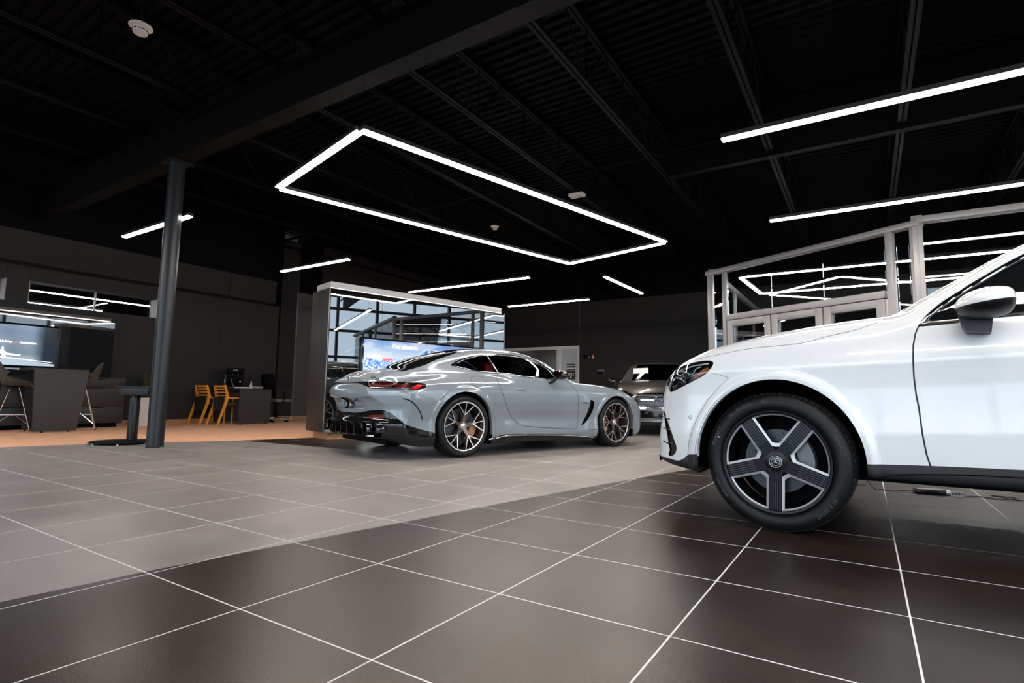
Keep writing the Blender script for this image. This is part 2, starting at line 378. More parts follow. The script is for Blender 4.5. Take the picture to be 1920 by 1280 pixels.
M_joist = mat('black_joist', (.002, .002, .0026), .55, noise=.2, nscale=30, spec=.08)
def joist(x, y0, y1, zb, zt):
    bm = bmesh.new()
    for dx in (-.028, .028):
        bx(x + dx - .02, x + dx + .02, y0 + .5, y1, zb, zb + .05, bm); bx(x + dx - .02, x + dx + .02, y0, y1, zt - .05, zt, bm)
    y = y0 + .1; up = True
    while y < y1 - .3:
        a, b_ = (y, zt - .03 if up else zb + .03), (y + .55, zb + .03 if up else zt - .03)
        tube(bm, [(x, a[0], a[1]), (x, b_[0], b_[1])], .014, 5)
        if not up: tube(bm, [(x, y + .05, zb + .03), (x, y + .05, zt - .03)], .010, 4)
        y += .55; up = not up
    return bm
for k in range(11):
    x = -11.6 + 1.515 * k
    o = obj('ceiling_joist', joist(x, 3.55, 17.0, 4.2, 4.93), M_joist); tag(o, None, kind='structure')
    o = obj('ceiling_joist', joist(x + .3, -6.2, 3.35, 4.25, 4.93), M_joist); tag(o, None, kind='structure')
bm = bmesh.new(); tube(bm, [(-13, 8.1, 4.5), (7, 8.1, 4.5)], .03, 8); o = obj('sprinkler_pipe', bm, M_joist); tag(o, 'black sprinkler pipe crossing the joists', 'pipe')
bm = bmesh.new(); tube(bm, [(-13, .9, 4.4), (7, .9, 4.4)], .03, 8); o = obj('sprinkler_pipe', bm, M_joist); tag(o, 'black sprinkler pipe above the left entrance side near the camera', 'pipe')
col = thing('column', 'round black steel column standing at the tile and oak joint', 'column', (-7.573, 3.451, 0), kind='structure')
bm = bmesh.new(); lathe(bm, [(.098, .006), (.098, 3.73)], 40); obj('shaft', bm, mat('black_column_paint', (.0125, .013, .0145), .36, noise=.1, nscale=60, bump=.05, bscale=200, spec=.4), col, smooth=60)
bm = bmesh.new(); lathe(bm, [(0, 0), (.103, 0), (.103, .008), (.098, .012)], 40); obj('base_ring', bm, M_steel_blk, col, smooth=30)
bm = bx(-.14, .14, -.14, .14, 3.705, 3.73); obj('cap_plate', bm, M_steel_blk, col)

def detector(x, y, z, label, s=1.0):
    t = thing('smoke_detector', label, 'smoke detector', (x, y, z))
    bm = bmesh.new(); lathe(bm, [(0, 0), (.075 * s, 0), (.078 * s, -.008 * s), (.07 * s, -.014 * s), (.05 * s, -.016 * s)], 32); obj('base', bm, mat('ivory_plastic', (.62, .52, .46), .5, noise=.03), t, smooth=40)
    bm = bmesh.new(); lathe(bm, [(.05 * s, -.015 * s), (.055 * s, -.03 * s), (.05 * s, -.036 * s), (.05 * s, -.046 * s), (.046 * s, -.058 * s), (.02 * s, -.066 * s), (0, -.067 * s)], 32); obj('head', bm, mat('ivory_plastic', (.62, .52, .46), .5), t, smooth=40)
    bm = bmesh.new()
    for k in range(12):
        a = 2 * PI * k / 12; box(bm, (.0515 * s * math.cos(a), .0515 * s * math.sin(a), -.041 * s), (.004 * s, .016 * s, .007 * s), rz=a)
    obj('vent', bm, M_black, t)
    bm = bmesh.new(); tube(bm, [(0, 0, 0), (0, 0, 4.95 - z)], .012, 6); obj('conduit', bm, M_joist, t)
    return t
detector(-4.85, 1.85, 3.66, 'ivory smoke detector hanging at upper left ahead of the beam', 1.1)
detector(-6.1, 8.74, 4.09, 'small ivory smoke detector seen inside the rectangular light ring', 1.1)
t = thing('ceiling_sensor', 'flat white sensor box on a joist above the light ring', 'sensor', (-4.03, 8.22, 4.19)); obj('case', bx(-.13, .13, -.08, .08, -.05, 0), M_white, t, bevel=.01)
obj('face', bx(-.09, .09, -.05, .05, -.054, -.049), mat('ivory_plastic', (.62, .52, .46), .5), t)

# ================================================================= LINEAR LIGHTS
def bar(parent, L, w=.078, h=.05, M=None):
    bm = bx(0, L, -w / 2, w / 2, .012, h); 
    if M is not None: bmesh.ops.transform(bm, matrix=M, verts=bm.verts)
    obj('housing', bm, M_lampbody, parent)
    bm = bx(.004, L - .004, -w / 2 + .004, w / 2 - .004, -.003, .013)
    if M is not None: bmesh.ops.transform(bm, matrix=M, verts=bm.verts)
    obj('diffuser', bm, M_lamp, parent, bevel=.003, seg=1)
def cables(parent, pts, z):
    for p in pts:
        bm = bmesh.new(); tube(bm, [(p[0], p[1], .05), (p[0], p[1], 4.95 - z)], .0018, 4); obj('cable', bm, M_joist, parent)
def linear_light(label, a, b, z=3.0, group=None):
    d = Vector((b[0] - a[0], b[1] - a[1])); L = d.length
    t = thing('linear_light', label, 'ceiling light', (a[0], a[1], z), math.atan2(d.y, d.x), group); bar(t, L)
    n = max(2, int(L / 1.6)); cables(t, [(.25 + (L - .5) * k / (n - 1), 0) for k in range(n)], z); return t
linear_light('long white light bar hanging highest at the right', (-.99, 4.93), (4.3, 4.93))
linear_light('long white light bar above the glass partition head', (-.95, 7.55), (4.6, 7.55))
linear_light('short light bar passing behind the round column', (-9.31, 3.58), (-7.40, 3.58))
linear_light('short light bar between column and glass display wall', (-9.26, 6.20), (-7.37, 6.20))
linear_light('light bar rising over the top of the glass display wall', (-8.55, 8.92), (-5.39, 8.92))
linear_light('light bar running past the right end of the display wall', (-7.62, 11.6), (-5.37, 11.6))
linear_light('short light bar slanting toward the glass entrance', (-4.09, 9.54), (-4.05, 11.5))
RING = [Vector((-3.631, 3.129, 0)), Vector((-5.505, 3.575, 0)), Vector((-4.215, 8.317, 0)), Vector((-2.385, 7.86, 0))]
ring = thing('light_ring', 'rectangular ring of white light bars over the silver coupe', 'ceiling light', (RING[0].x, RING[0].y, 3.0))
for k in range(4):
    a, b = RING[k] - RING[0], RING[(k + 1) % 4] - RING[0]; d = (b - a); L = d.length; a = a + d.normalized() * .03
    bar(ring, L - .06 + (.03 if k % 2 else .0), M=Matrix.Translation(a) @ Matrix.Rotation(math.atan2(d.y, d.x), 4, 'Z'))
cables(ring, [(v - RING[0])[:2] for v in RING] + [((RING[1] + RING[2]) / 2 - RING[0])[:2], ((RING[3] + RING[0]) / 2 - RING[0])[:2]], 3.0)
ring2 = thing('light_ring', 'rectangular light ring seen through the glass entrance', 'ceiling light', (-1.9, 10.82, 3.0))
P2 = [Vector((0, 0, 0)), Vector((.08, 1.9, 0)), Vector((5.6, 1.9, 0)), Vector((5.6, 0, 0))]
for k in range(4):
    a, b = P2[k], P2[(k + 1) % 4]; d = b - a; a = a + d.normalized() * .03; bar(ring2, d.length - .06, M=Matrix.Translation(a) @ Matrix.Rotation(math.atan2(d.y, d.x), 4, 'Z'))
cables(ring2, [v[:2] for v in P2], 3.0)
for lb, a_, b_ in (('light bar overhead to the right of the camera', (-.6, 2.3), (4.6, 2.3)), ('light bar behind the camera to the right', (-.2, -.35), (4.6, -.35)), ('light bar behind the camera near the south windows', (-2.2, -3.0), (4.6, -3.0)),
                   ('light bar out of frame left of the column', (-9.3, .96), (-7.4, .96)), ('light bar out of frame far left', (-9.3, -1.66), (-7.4, -1.66)), ('light bar behind the camera to the left', (-5.6, -3.0), (-3.7, -3.0)),
                   ('added light bar out of frame over the oak bay', (-12.0, .55), (-9.7, .55)), ('added far light bar out of frame over the oak bay', (-12.0, -1.6), (-9.7, -1.6))):  # the two oak bay bars are added, unseen, to brighten the floor there
    linear_light(lb, a_, b_)
linear_light('light bar inside the room behind the upper slot windows', (-14.9, 3.3), (-14.9, 6.9), 2.80)
linear_light('lower light bar inside the room behind the slot windows', (-15.0, 1.2), (-15.0, 5.45), 2.545)

# ================================================================= GLASS PARTITION (entrance screen)
M_pglass = glass('screen_glass', (.93, .95, .95), .05)
gp = tag(bpy.data.objects.new('wall_glass', None), 'glazed entrance screen in pale aluminium frames', kind='structure'); link(gp)
P0 = Vector((.62, 8.65, 0)); dv = Vector((-.875, .484, 0)).normalized(); ang = math.atan2(dv.y, dv.x)
gp.location = P0; gp.rotation_euler = (0, 0, ang)
# local x runs left along the angled screen, y to the back
HT = 3.02
for u0, u1 in ((-.05, .05), (.26, .35), (3.0, 3.07), (3.30, 3.40)):
    obj('post', bx(u0, u1, -.04, .04, 0, HT), M_alu, gp, bevel=.004)
obj('head_rail', bx(-.08, 3.42, -.07, .07, HT - .04, HT + .035), M_alu, gp, bevel=.004)
obj('transom', bx(.375, 2.98, -.055, .055, 2.10, 2.20), M_alu, gp, bevel=.004)
for a, b_ in ((.08, .225), (3.08, 3.27)): obj('pane', bx(a, b_, -.005, .005, .05, HT), M_pglass, gp)
e = [.375, 1.24, 2.11, 2.98]
for a, b_ in zip(e[:-1], e[1:]): obj('pane', bx(a + .003, b_ - .003, -.005, .005, 2.20, HT), M_pglass, gp)
for k, (a, b_) in enumerate(zip(e[:-1], e[1:])):
    d = tag(bpy.data.objects.new('door_%d' % (k + 2), None), ['aluminium glass door nearest the entrance corner post', 'middle aluminium glass door of the entrance screen', 'left aluminium glass door with a pull handle'][k], kind='structure'); link(d)
    d.location = P0; d.rotation_euler = (0, 0, ang)
    a += .012; b_ -= .012
    for u0, u1, z0, z1 in ((a, a + .11, .02, 2.09), (b_ - .11, b_, .02, 2.09), (a + .11, b_ - .11, 1.98, 2.09), (a + .11, b_ - .11, .02, .25)):
        obj('door_frame', bx(u0, u1, -.045, .045, z0, z1), M_alu, d, bevel=.003)
    obj('door_glass', bx(a + .11, b_ - .11, -.005, .005, .25, 1.98), glass('door_glass', (.55, .55, .56), .06), d)
    if k == 2:
        bm = bmesh.new(); tube(bm, [(b_ - .40, -.05, 1.80), (b_ - .40, -.10, 1.80), (b_ - .20, -.10, 1.80), (b_ - .20, -.10, 1.0), (b_ - .20, -.05, 1.0)], .016, 8); obj('door_handle', bm, M_alu, d, smooth=40)
gr = tag(bpy.data.objects.new('wall_glass_right', None), 'glazed screen continuing right behind the white car', kind='structure'); link(gr)
obj('post', bx(.585, .70, 8.60, 8.70, 0, HT + .10), M_alu, gr, bevel=.004)
obj('head_rail', bx(.62, 6.6, 8.58, 8.72, HT + .0, HT + .08), M_alu, gr, bevel=.004); obj('base_rail', bx(.7, 6.6, 8.60, 8.70, 0, .12), M_alu, gr)
for x0, x1 in ((.70, 3.0), (3.05, 5.0), (5.05, 6.6)): obj('pane', bx(x0, x1, 8.645, 8.655, .12, HT + .02), M_pglass, gr)
for x in (3.0, 5.0): obj('post', bx(x, x + .05, 8.61, 8.69, .12, HT + .02), M_alu, gr)
hd = tag(obj('trim_2', bx(-2.45, 7, 8.2, 8.32, 4.15, 4.95), M_black), 'black bulkhead over the entrance screen', kind='structure')
# left return of the entrance screen, running back to the rear wall
gl_ = tag(bpy.data.objects.new('wall_glass_return', None), 'glazed return of the entrance screen', kind='structure'); link(gl_)
PE = P0 + dv * 3.34
obj('head_rail', bx(PE.x - .05, PE.x + .05, PE.y, YB, HT - .02, HT + .07), M_alu, gl_)
for y0, y1 in ((PE.y + .06, 12.4), (12.45, 14.7), (14.75, YB)): obj('pane', bx(PE.x - .005, PE.x + .005, y0, y1, .05, HT), M_pglass, gl_)
for y0 in (12.4, 14.7): obj('post', bx(PE.x - .03, PE.x + .03, y0, y0 + .05, 0, HT), M_alu, gl_)

# ================================================================= WINDOW WALLS out of frame (daylight, and what the gloss reflects)
M_mull = mat('dark_mullion', (.03, .03, .033), .4, noise=.1, nscale=40)
def curtain(name, label, vertical, fixed, a, b, marks, axis):
    t = tag(bpy.data.objects.new(name, None), label, kind='structure'); link(t)
    zs = [0.1, 2.2, 3.26, 4.14, 4.63]
    for m_ in marks:
        w_ = .05
        obj('mullion', bx(fixed - .09, fixed + .09, m_ - w_, m_ + w_, 0, 5) if axis == 'y' else bx(m_ - w_, m_ + w_, fixed - .09, fixed + .09, 0, 5), M_mull, t)
    for z in zs:
        h = .05 if z < 4.5 else .19
        z_ = z if z < 4.5 else 4.81
        obj('transom', bx(fixed - .07, fixed + .07, a, b, z_ - h, z_ + h) if axis == 'y' else bx(a, b, fixed - .07, fixed + .07, z_ - h, z_ + h), M_mull, t)
    ms = sorted(marks)
    for p, q in zip(ms[:-1], ms[1:]):
        obj('pane', bx(fixed - .004, fixed + .004, p + .05, q - .05, .15, 4.62) if axis == 'y' else bx(p + .05, q - .05, fixed - .004, fixed + .004, .15, 4.62), glass('facade_glass', (.93, .96, .97), .06), t)
    return t
ym = [7.98 + 1.59 * k for k in range(-8, 6)]
curtain('window_3', 'tall east window wall of dark mullions', True, 6.8, -5.6, 17, [-5.6] + ym + [17.0], 'y')
curtain('window_4', 'tall south window wall of dark mullions', True, -5.8, -13, 6.8, [-13 + 1.65 * k for k in range(13)], 'x')
tag(obj('ground', bx(-60, 120, -90, 90, -.45, -.25), mat('asphalt', (.10, .10, .105), .9, noise=.2, nscale=2)), 'grey asphalt outside the windows', kind='structure')
# ================================================================= CAR BODY TOOLS
# a body is a smooth solid F(s, t, z) < 0 in car axes (s along the car, t half width, z up), meshed, then cut into panels
def sp(pts, n=900):
    """smooth monotone cubic through points, tabulated"""
    x = np.array([p[0] for p in pts], float); y = np.array([p[1] for p in pts], float)
    h = np.diff(x); d = np.diff(y) / h; m = np.zeros_like(y); m[0] = d[0]; m[-1] = d[-1]
    for i in range(1, len(x) - 1):
        if d[i - 1] * d[i] > 0:
            w1, w2 = 2 * h[i] + h[i - 1], h[i] + 2 * h[i - 1]; m[i] = (w1 + w2) / (w1 / d[i - 1] + w2 / d[i])
    X = np.linspace(x[0], x[-1], n); k = np.clip(np.searchsorted(x, X) - 1, 0, len(x) - 2); u = (X - x[k]) / h[k]
    Y = (2 * u**3 - 3 * u**2 + 1) * y[k] + (u**3 - 2 * u**2 + u) * h[k] * m[k] + (-2 * u**3 + 3 * u**2) * y[k + 1] + (u**3 - u**2) * h[k] * m[k + 1]
    ker = np.hanning(9); ker /= ker.sum(); Y2 = np.convolve(np.pad(Y, 4, 'edge'), ker, 'valid')
    return lambda v: np.interp(v, X, Y2)
def smax(a, b, k): h = np.maximum(k - np.abs(a - b), 0) / k; return np.maximum(a, b) + h * h * k * .25
def smin(a, b, k): return -smax(-a, -b, k)
def sstep(a, b, x): u = np.clip((x - a) / (b - a), 0, 1); return u * u * (3 - 2 * u)
def grad(F, P, e=.004):
    g = np.empty_like(P)
    for k in range(3):
        d = np.zeros(3); d[k] = e; a = P + d; b = P - d; g[:, k] = (F(a[:, 0], a[:, 1], a[:, 2]) - F(b[:, 0], b[:, 1], b[:, 2])) / (2 * e)
    return g
def surface_nets(F, lo, hi, h):
    ax = [np.arange(lo[k], hi[k] + h, h) for k in range(3)]; S, T_, Z = np.meshgrid(*ax, indexing='ij', sparse=True)
    v = F(S, T_, Z); v = np.broadcast_to(v, tuple(len(a) for a in ax)); ins = v < 0
    n = [len(a) - 1 for a in ax]
    cnt = np.zeros(n, np.int8)
    for i in (0, 1):
        for j in (0, 1):
            for k in (0, 1): cnt += ins[i:i + n[0], j:j + n[1], k:k + n[2]]
    act = (cnt > 0) & (cnt < 8); cells = np.argwhere(act); idx = -np.ones(n, np.int64); idx[act] = np.arange(len(cells))
    acc = np.zeros((len(cells), 3)); num = np.zeros(len(cells)); I, J, K = cells.T
    for axis in range(3):
        o1, o2 = [a for a in range(3) if a != axis]
        for a in (0, 1):
            for b in (0, 1):
                c = [I.copy(), J.copy(), K.copy()]; c[o1] = c[o1] + a; c[o2] = c[o2] + b; d = [q.copy() for q in c]; d[axis] = d[axis] + 1
                va = v[tuple(c)]; vb = v[tuple(d)]; m = (va < 0) != (vb < 0); u = np.where(m, va / np.where(m, va - vb, 1), 0)
                p = np.stack([c[0], c[1], c[2]], 1).astype(float); p[:, axis] += u; acc[m] += p[m]; num[m] += 1
    P = acc / num[:, None] * h + np.array([a[0] for a in ax])
    for _ in range(4):
        f = F(P[:, 0], P[:, 1], P[:, 2]); g = grad(F, P); st = f[:, None] * g / np.maximum((g * g).sum(1), .05)[:, None]
        L = np.linalg.norm(st, axis=1, keepdims=True); P = P - st * np.minimum(1, h * .5 / np.maximum(L, 1e-9))
    quads = []
    for axis in range(3):
        o1, o2 = (axis + 1) % 3, (axis + 2) % 3
        sl = [slice(None)] * 3; s2 = [slice(None)] * 3; sl[axis] = slice(0, -1); s2[axis] = slice(1, None)
        A = ins[tuple(sl)]; B = ins[tuple(s2)]; E = np.argwhere(A != B)
        E = E[(E[:, o1] > 0) & (E[:, o2] > 0) & (E[:, o1] < n[o1]) & (E[:, o2] < n[o2])]
        def cell(d1, d2): q = E.copy(); q[:, o1] += d1; q[:, o2] += d2; return idx[q[:, 0], q[:, 1], q[:, 2]]
        Q = np.stack([cell(-1, -1), cell(0, -1), cell(0, 0), cell(-1, 0)], 1); flip = ~A[E[:, 0], E[:, 1], E[:, 2]]; Q[flip] = Q[flip][:, ::-1]; quads.append(Q)
    Q = np.concatenate(quads); Q = Q[(Q >= 0).all(1)]
    g = grad(F, P); N = g / np.maximum(np.linalg.norm(g, axis=1, keepdims=True), 1e-9)
    return P, N, np.concatenate([Q[:, [0, 1, 2]], Q[:, [0, 2, 3]]])
def poly_sd(q, poly):
    """signed distance to a closed polygon (negative inside), evaluated only near it"""
    poly = np.array(poly, float); lo = poly.min(0) - .08; hi = poly.max(0) + .08; out = np.full(len(q), 1.0)
    m = ((q > lo) & (q < hi)).all(1); p = q[m]
    if len(p) == 0: return out
    d = np.full(len(p), 9.0); ins = np.zeros(len(p), bool); n = len(poly)
    for i in range(n):
        a, b = poly[i], poly[(i + 1) % n]; ab = b - a; L = (ab * ab).sum()
        if L < 1e-12: continue
        u = np.clip(((p - a) @ ab) / L, 0, 1); e = p - a - u[:, None] * ab; d = np.minimum(d, np.hypot(e[:, 0], e[:, 1]))
        c = (a[1] > p[:, 1]) != (b[1] > p[:, 1])
        if b[1] != a[1]: ins ^= c & (p[:, 0] < (b[0] - a[0]) * (p[:, 1] - a[1]) / (b[1] - a[1]) + a[0])
    out[m] = np.where(ins, -d, d); return out
def smooth_poly(pts, n=6, closed=True, corners=()):
    """Catmull-Rom through the points; indices in corners stay sharp"""
    P = [np.array(p, float) for p in pts]; N = len(P); out = []
    for i in range(N if closed else N - 1):
        p1, p2 = P[i], P[(i + 1) % N]
        p0 = P[i - 1] if (closed or i > 0) else p1; p3 = P[(i + 2) % N] if (closed or i + 2 < N) else p2
        if i in corners: p0 = p1
        if (i + 1) % N in corners: p3 = p2
        for k in range(n):
            u = k / n; out.append(tuple(.5 * ((2 * p1) + (p2 - p0) * u + (2 * p0 - 5 * p1 + 4 * p2 - p3) * u * u + (3 * p1 - p0 - 3 * p2 + p3) * u**3)))
    if not closed: out.append(tuple(P[-1]))
    return out
class Skin:
    """triangle skin of the half body, with labels per triangle and analytic normals"""
    def __init__(s, F, lo, hi, h, eye, T):
        s.F = F; s.eye = np.array(eye, float); s.T = T
        s.V, s.N, s.tri = surface_nets(F, lo, hi, h); s.lab = np.zeros(len(s.tri), int); s.names = ['body']
        s.cut(s.V[:, 1]); c = s.V[s.tri][:, :, 1].mean(1); s.tri = s.tri[c > 0]; s.lab = s.lab[c > 0]
        g = grad(F, s.V); s.N = g / np.maximum(np.linalg.norm(g, axis=1, keepdims=True), 1e-9)
        m = s.V[:, 1] < 1e-4; s.N[m, 1] = 0
        s.N /= np.maximum(np.linalg.norm(s.N, axis=1, keepdims=True), 1e-9)
    def sv(s, V=None):
        """side drawing coordinates: seen from the survey point on to the plane t = T"""
        V = s.V if V is None else V; k = (s.T - s.eye[1]) / np.minimum(V[:, 1] - s.eye[1], -.5)
        return np.stack([s.eye[0] + (V[:, 0] - s.eye[0]) * k, s.eye[2] + (V[:, 2] - s.eye[2]) * k], 1)
    def cut(s, f, cand=None):
        f = np.where(np.abs(f) < 1e-5, 1e-5, f); neg = f < 0; tn = neg[s.tri]; k = tn.sum(1); m = (k > 0) & (k < 3)
        if cand is not None: m &= cand[s.tri].any(1)
        if not m.any(): return f
        t = s.tri[m]; lab = s.lab[m]; kk = k[m]; odd = np.where((kk == 1)[:, None], tn[m], ~tn[m]); r = odd.argmax(1)
        t = np.stack([t[np.arange(len(t)), (r + j) % 3] for j in range(3)], 1)
        E = np.concatenate([t[:, [0, 1]], t[:, [0, 2]]]); E2 = np.sort(E, 1); uq, inv = np.unique(E2, axis=0, return_inverse=True); inv = inv.ravel()
        u = f[uq[:, 0]] / (f[uq[:, 0]] - f[uq[:, 1]]); nv = s.V[uq[:, 0]] + (s.V[uq[:, 1]] - s.V[uq[:, 0]]) * u[:, None]
        nn = s.N[uq[:, 0]] + (s.N[uq[:, 1]] - s.N[uq[:, 0]]) * u[:, None]; nn /= np.maximum(np.linalg.norm(nn, axis=1, keepdims=True), 1e-9)
        base = len(s.V); s.V = np.concatenate([s.V, nv]); s.N = np.concatenate([s.N, nn]); f = np.concatenate([f, np.zeros(len(nv))])
        a = base + inv[:len(t)]; b = base + inv[len(t):]
        new = np.concatenate([np.stack([t[:, 0], a, b], 1), np.stack([a, t[:, 1], t[:, 2]], 1), np.stack([a, t[:, 2], b], 1)])
        s.tri = np.concatenate([s.tri[~m], new]); s.lab = np.concatenate([s.lab[~m], lab, lab, lab]); return f
    def region(s, name, fun, only=None, level=0.0):
        """label triangles where fun(V, survey) < level"""
        f = fun(s.V, s.sv()) - level; f = s.cut(f); ff = f[s.tri]; inside = ff.sum(1) < 0
        if name not in s.names: s.names.append(name)
        if only is not None:
            ok = [s.names.index(x) for x in only if x in s.names]; inside &= np.isin(s.lab, ok)
        s.lab[inside] = s.names.index(name)
    def seam(s, fun, w=.003, only=None, name='panel_gap'):
        """dark shut line along the outline of fun < 0"""
        f = fun(s.V, s.sv()); s.cut(f - w); f = fun(s.V, s.sv()); s.cut(f + w); f = fun(s.V, s.sv())[s.tri].mean(1)
        if name not in s.names: s.names.append(name)
        ins = np.abs(f) < w
        if only is not None: ins &= np.isin(s.lab, [s.names.index(x) for x in only if x in s.names])
        s.lab[ins] = s.names.index(name)
    def drop(s, name): m = s.lab != s.names.index(name); s.tri = s.tri[m]; s.lab = s.lab[m]
    def ray(s, q, far=1.45, t_min=None):
        """point of the skin behind side-drawing point q, and its normal"""
        Q = np.array([q[0], s.T, q[1]]); lam = np.linspace(.55, far, 500); P = s.eye + (Q - s.eye) * lam[:, None]
        f = s.F(P[:, 0], P[:, 1], P[:, 2]); i = np.argmax(f < 0)
        if f[i] >= 0: return None, None
        a, b = lam[max(i - 1, 0)], lam[i]
        for _ in range(20):
            c = (a + b) / 2; p = s.eye + (Q - s.eye) * c
            if s.F(p[:1], p[1:2], p[2:3])[0] < 0: b = c
            else: a = c
        p = s.eye + (Q - s.eye) * b; g = grad(s.F, p[None])[0]; return p, g / np.linalg.norm(g)
    def emit(s, label, mtl, parent, name=None, pair=False, off=0.0, flat=False):
        if label not in s.names: return []
        t = s.tri[s.lab == s.names.index(label)]
        if len(t) == 0: return []
        return emit_tris(name or label, s.V + s.N * off, s.N, t, mtl, parent, pair)
def emit_tris(name, V, N, t, mtl, parent, pair=False):
    u, inv = np.unique(t, return_inverse=True); V = V[u]; N = N[u]; t = inv.reshape(-1, 3); out = []
    F_ = np.array([1, -1, 1.0])
    sets = [(V, N, t), (V * F_, N * F_, t[:, ::-1])]
    if not pair: sets = [(np.concatenate([V, V * F_]), np.concatenate([N, N * F_]), np.concatenate([t, t[:, ::-1] + len(V)]))]
    for v, n, tt in sets:
        me = bpy.data.meshes.new(name); me.vertices.add(len(v)); me.vertices.foreach_set('co', v.astype(np.float32).ravel())
        me.loops.add(len(tt) * 3); me.loops.foreach_set('vertex_index', tt.astype(np.int32).ravel())
        me.polygons.add(len(tt)); me.polygons.foreach_set('loop_start', np.arange(0, len(tt) * 3, 3, dtype=np.int32))
        me.update(calc_edges=True); me.polygons.foreach_set('use_smooth', np.ones(len(tt), bool))
        me.normals_split_custom_set_from_vertices(n.astype(np.float32)); me.materials.append(mtl); me.update()
        out.append(link(bpy.data.objects.new(name, me), parent))
    return out
def mirror_obj(o, parent):
    """twin on the other side of the car"""
    bm = bmesh.new(); bm.from_mesh(o.data)
    for v in bm.verts: v.co.y = -v.co.y
    bmesh.ops.reverse_faces(bm, faces=bm.faces)
    me = bpy.data.meshes.new(o.name.split('.')[0]); bm.to_mesh(me); bm.free()
    for m in o.data.materials: me.materials.append(m)
    return link(bpy.data.objects.new(o.name.split('.')[0], me), parent)
def star_bm(r, th=.004, bar=.22, ring=True):
    """three-pointed star in a ring, in the xy plane"""
    bm = bmesh.new()
    for k in range(3):
        a = PI / 2 + 2 * PI * k / 3; d = Vector((math.cos(a), math.sin(a), 0)); p = Vector((-d.y, d.x, 0)); o = Vector((0, 0, 0))
        tip = bm.verts.new(d * r * .92); l = bm.verts.new(o + (p * .5 + d * .29) * r * bar * 1.15); q = bm.verts.new(o + (-p * .5 + d * .29) * r * bar * 1.15); c = bm.verts.new((0, 0, th * 1.6)); cb = bm.verts.new((0, 0, -th))
        bm.faces.new((tip, l, c)); bm.faces.new((tip, c, q)); bm.faces.new((l, tip, cb)); bm.faces.new((tip, q, cb))
    if ring: tube(bm, [(r * math.cos(2 * PI * k / 40), r * math.sin(2 * PI * k / 40), 0) for k in range(40)], r * .055, 6, closed=True)
    return bm

# ----------------------------------------------------------------- wheels (local axes: x, y in the wheel plane, z outward)
M_brake = mat('brake_disc_steel', (.05, .052, .056), .35, metal=.8, rnoise=.06, nscale=30)
M_darkrim = mat('gloss_black_rim', (.005, .005, .0055), .22, spec=.25, rnoise=.02, nscale=20)
M_mach = mat('machined_rim_face', (.50, .50, .51), .34, metal=.4, rnoise=.05, nscale=80)
M_letter = mat('tyre_lettering', (.026, .026, .027), .55, noise=.1, nscale=30)
def tyre(t, R, Rr, W, name='tyre', grooves=4, blocks=72):
    """tread and sidewalls; outer face at z = 0, inner at z = -W"""
    pr = [(Rr, -.012), (Rr + .012, -.004)]
    H = R - Rr
    for u, z in ((.18, .004), (.35, .009), (.52, .010), (.68, .005), (.80, -.004), (.90, -.016), (.965, -.030)): pr.append((Rr + H * u, z))
    pr.append((R - .003, -.042))
    z = -.05; wv = (W - .10) / (grooves + 1)
    for k in range(grooves):
        z1 = z - wv + .007; pr += [(R, z), (R, z1), (R - .007, z1 - .001), (R - .007, z1 - .008), (R, z1 - .009)]; z = z1 - .010
    pr += [(R, -W + .05), (R - .003, -W + .042), (R - .02, -W + .02), (Rr + H * .5, -W), (Rr, -W + .012)]
    bm = bmesh.new(); lathe(bm, pr, 96); o = obj(name, bm, M_rubber, t, smooth=40)
    bm = bmesh.new()   # shoulder tread blocks
    for k in range(blocks):
        a = 2 * PI * k / blocks; M = Matrix.Rotation(a, 4, 'Z')
        box(bm, (R - .0075, 0, -.047), (.016, 2 * PI * R / blocks * .62, .022), M=M)
    b = obj('tread_block', bm, M_rubber, o); b['kind'] = 'stuff'
    bm = bmesh.new()
    for u in (.10, .93):
        r = Rr + H * u; lathe(bm, [(r - .0015, .0015 if u < .5 else -.020), (r, .006 if u < .5 else -.0185), (r + .0015, .0015 if u < .5 else -.021)], 72)
    obj('sidewall_rib', bm, M_rubber, o, smooth=40)
    return o
def arc_text(o, s, R, ang, size, z=.0095, spacing=1.05, m=None):
    """raised lettering round the sidewall, read from outside; ang = middle angle in degrees"""
    bm = text_bm(s, size, .0009, bold=.001, spacing=spacing)
    out = ang > 180 and ang < 360
    for v in bm.verts:
        th = math.radians(ang) - v.co.x / R if not out else math.radians(ang) + v.co.x / R
        r = R + v.co.y if not out else R - v.co.y
        v.co = (r * math.cos(th), r * math.sin(th), z + v.co.z)
    return obj('lettering', bm, m or M_letter, o)
def rim_barrel(t, Rl, W, m, mlip, depth):
    bm = bmesh.new(); lathe(bm, [(Rl - .017, -.004), (Rl - .020, -.022), (Rl - .032, -.06), (Rl - .04, -W * .6), (Rl - .02, -W + .02), (Rl, -W + .012)], 72); obj('rim_barrel', bm, m, t, smooth=40)
    bm = bmesh.new(); lathe(bm, [(Rl - .0175, -.006), (Rl - .017, .0015), (Rl - .012, .004), (Rl - .003, .004), (Rl, .0005), (Rl - .001, -.012)], 96); obj('rim_lip', bm, mlip, t, smooth=40)
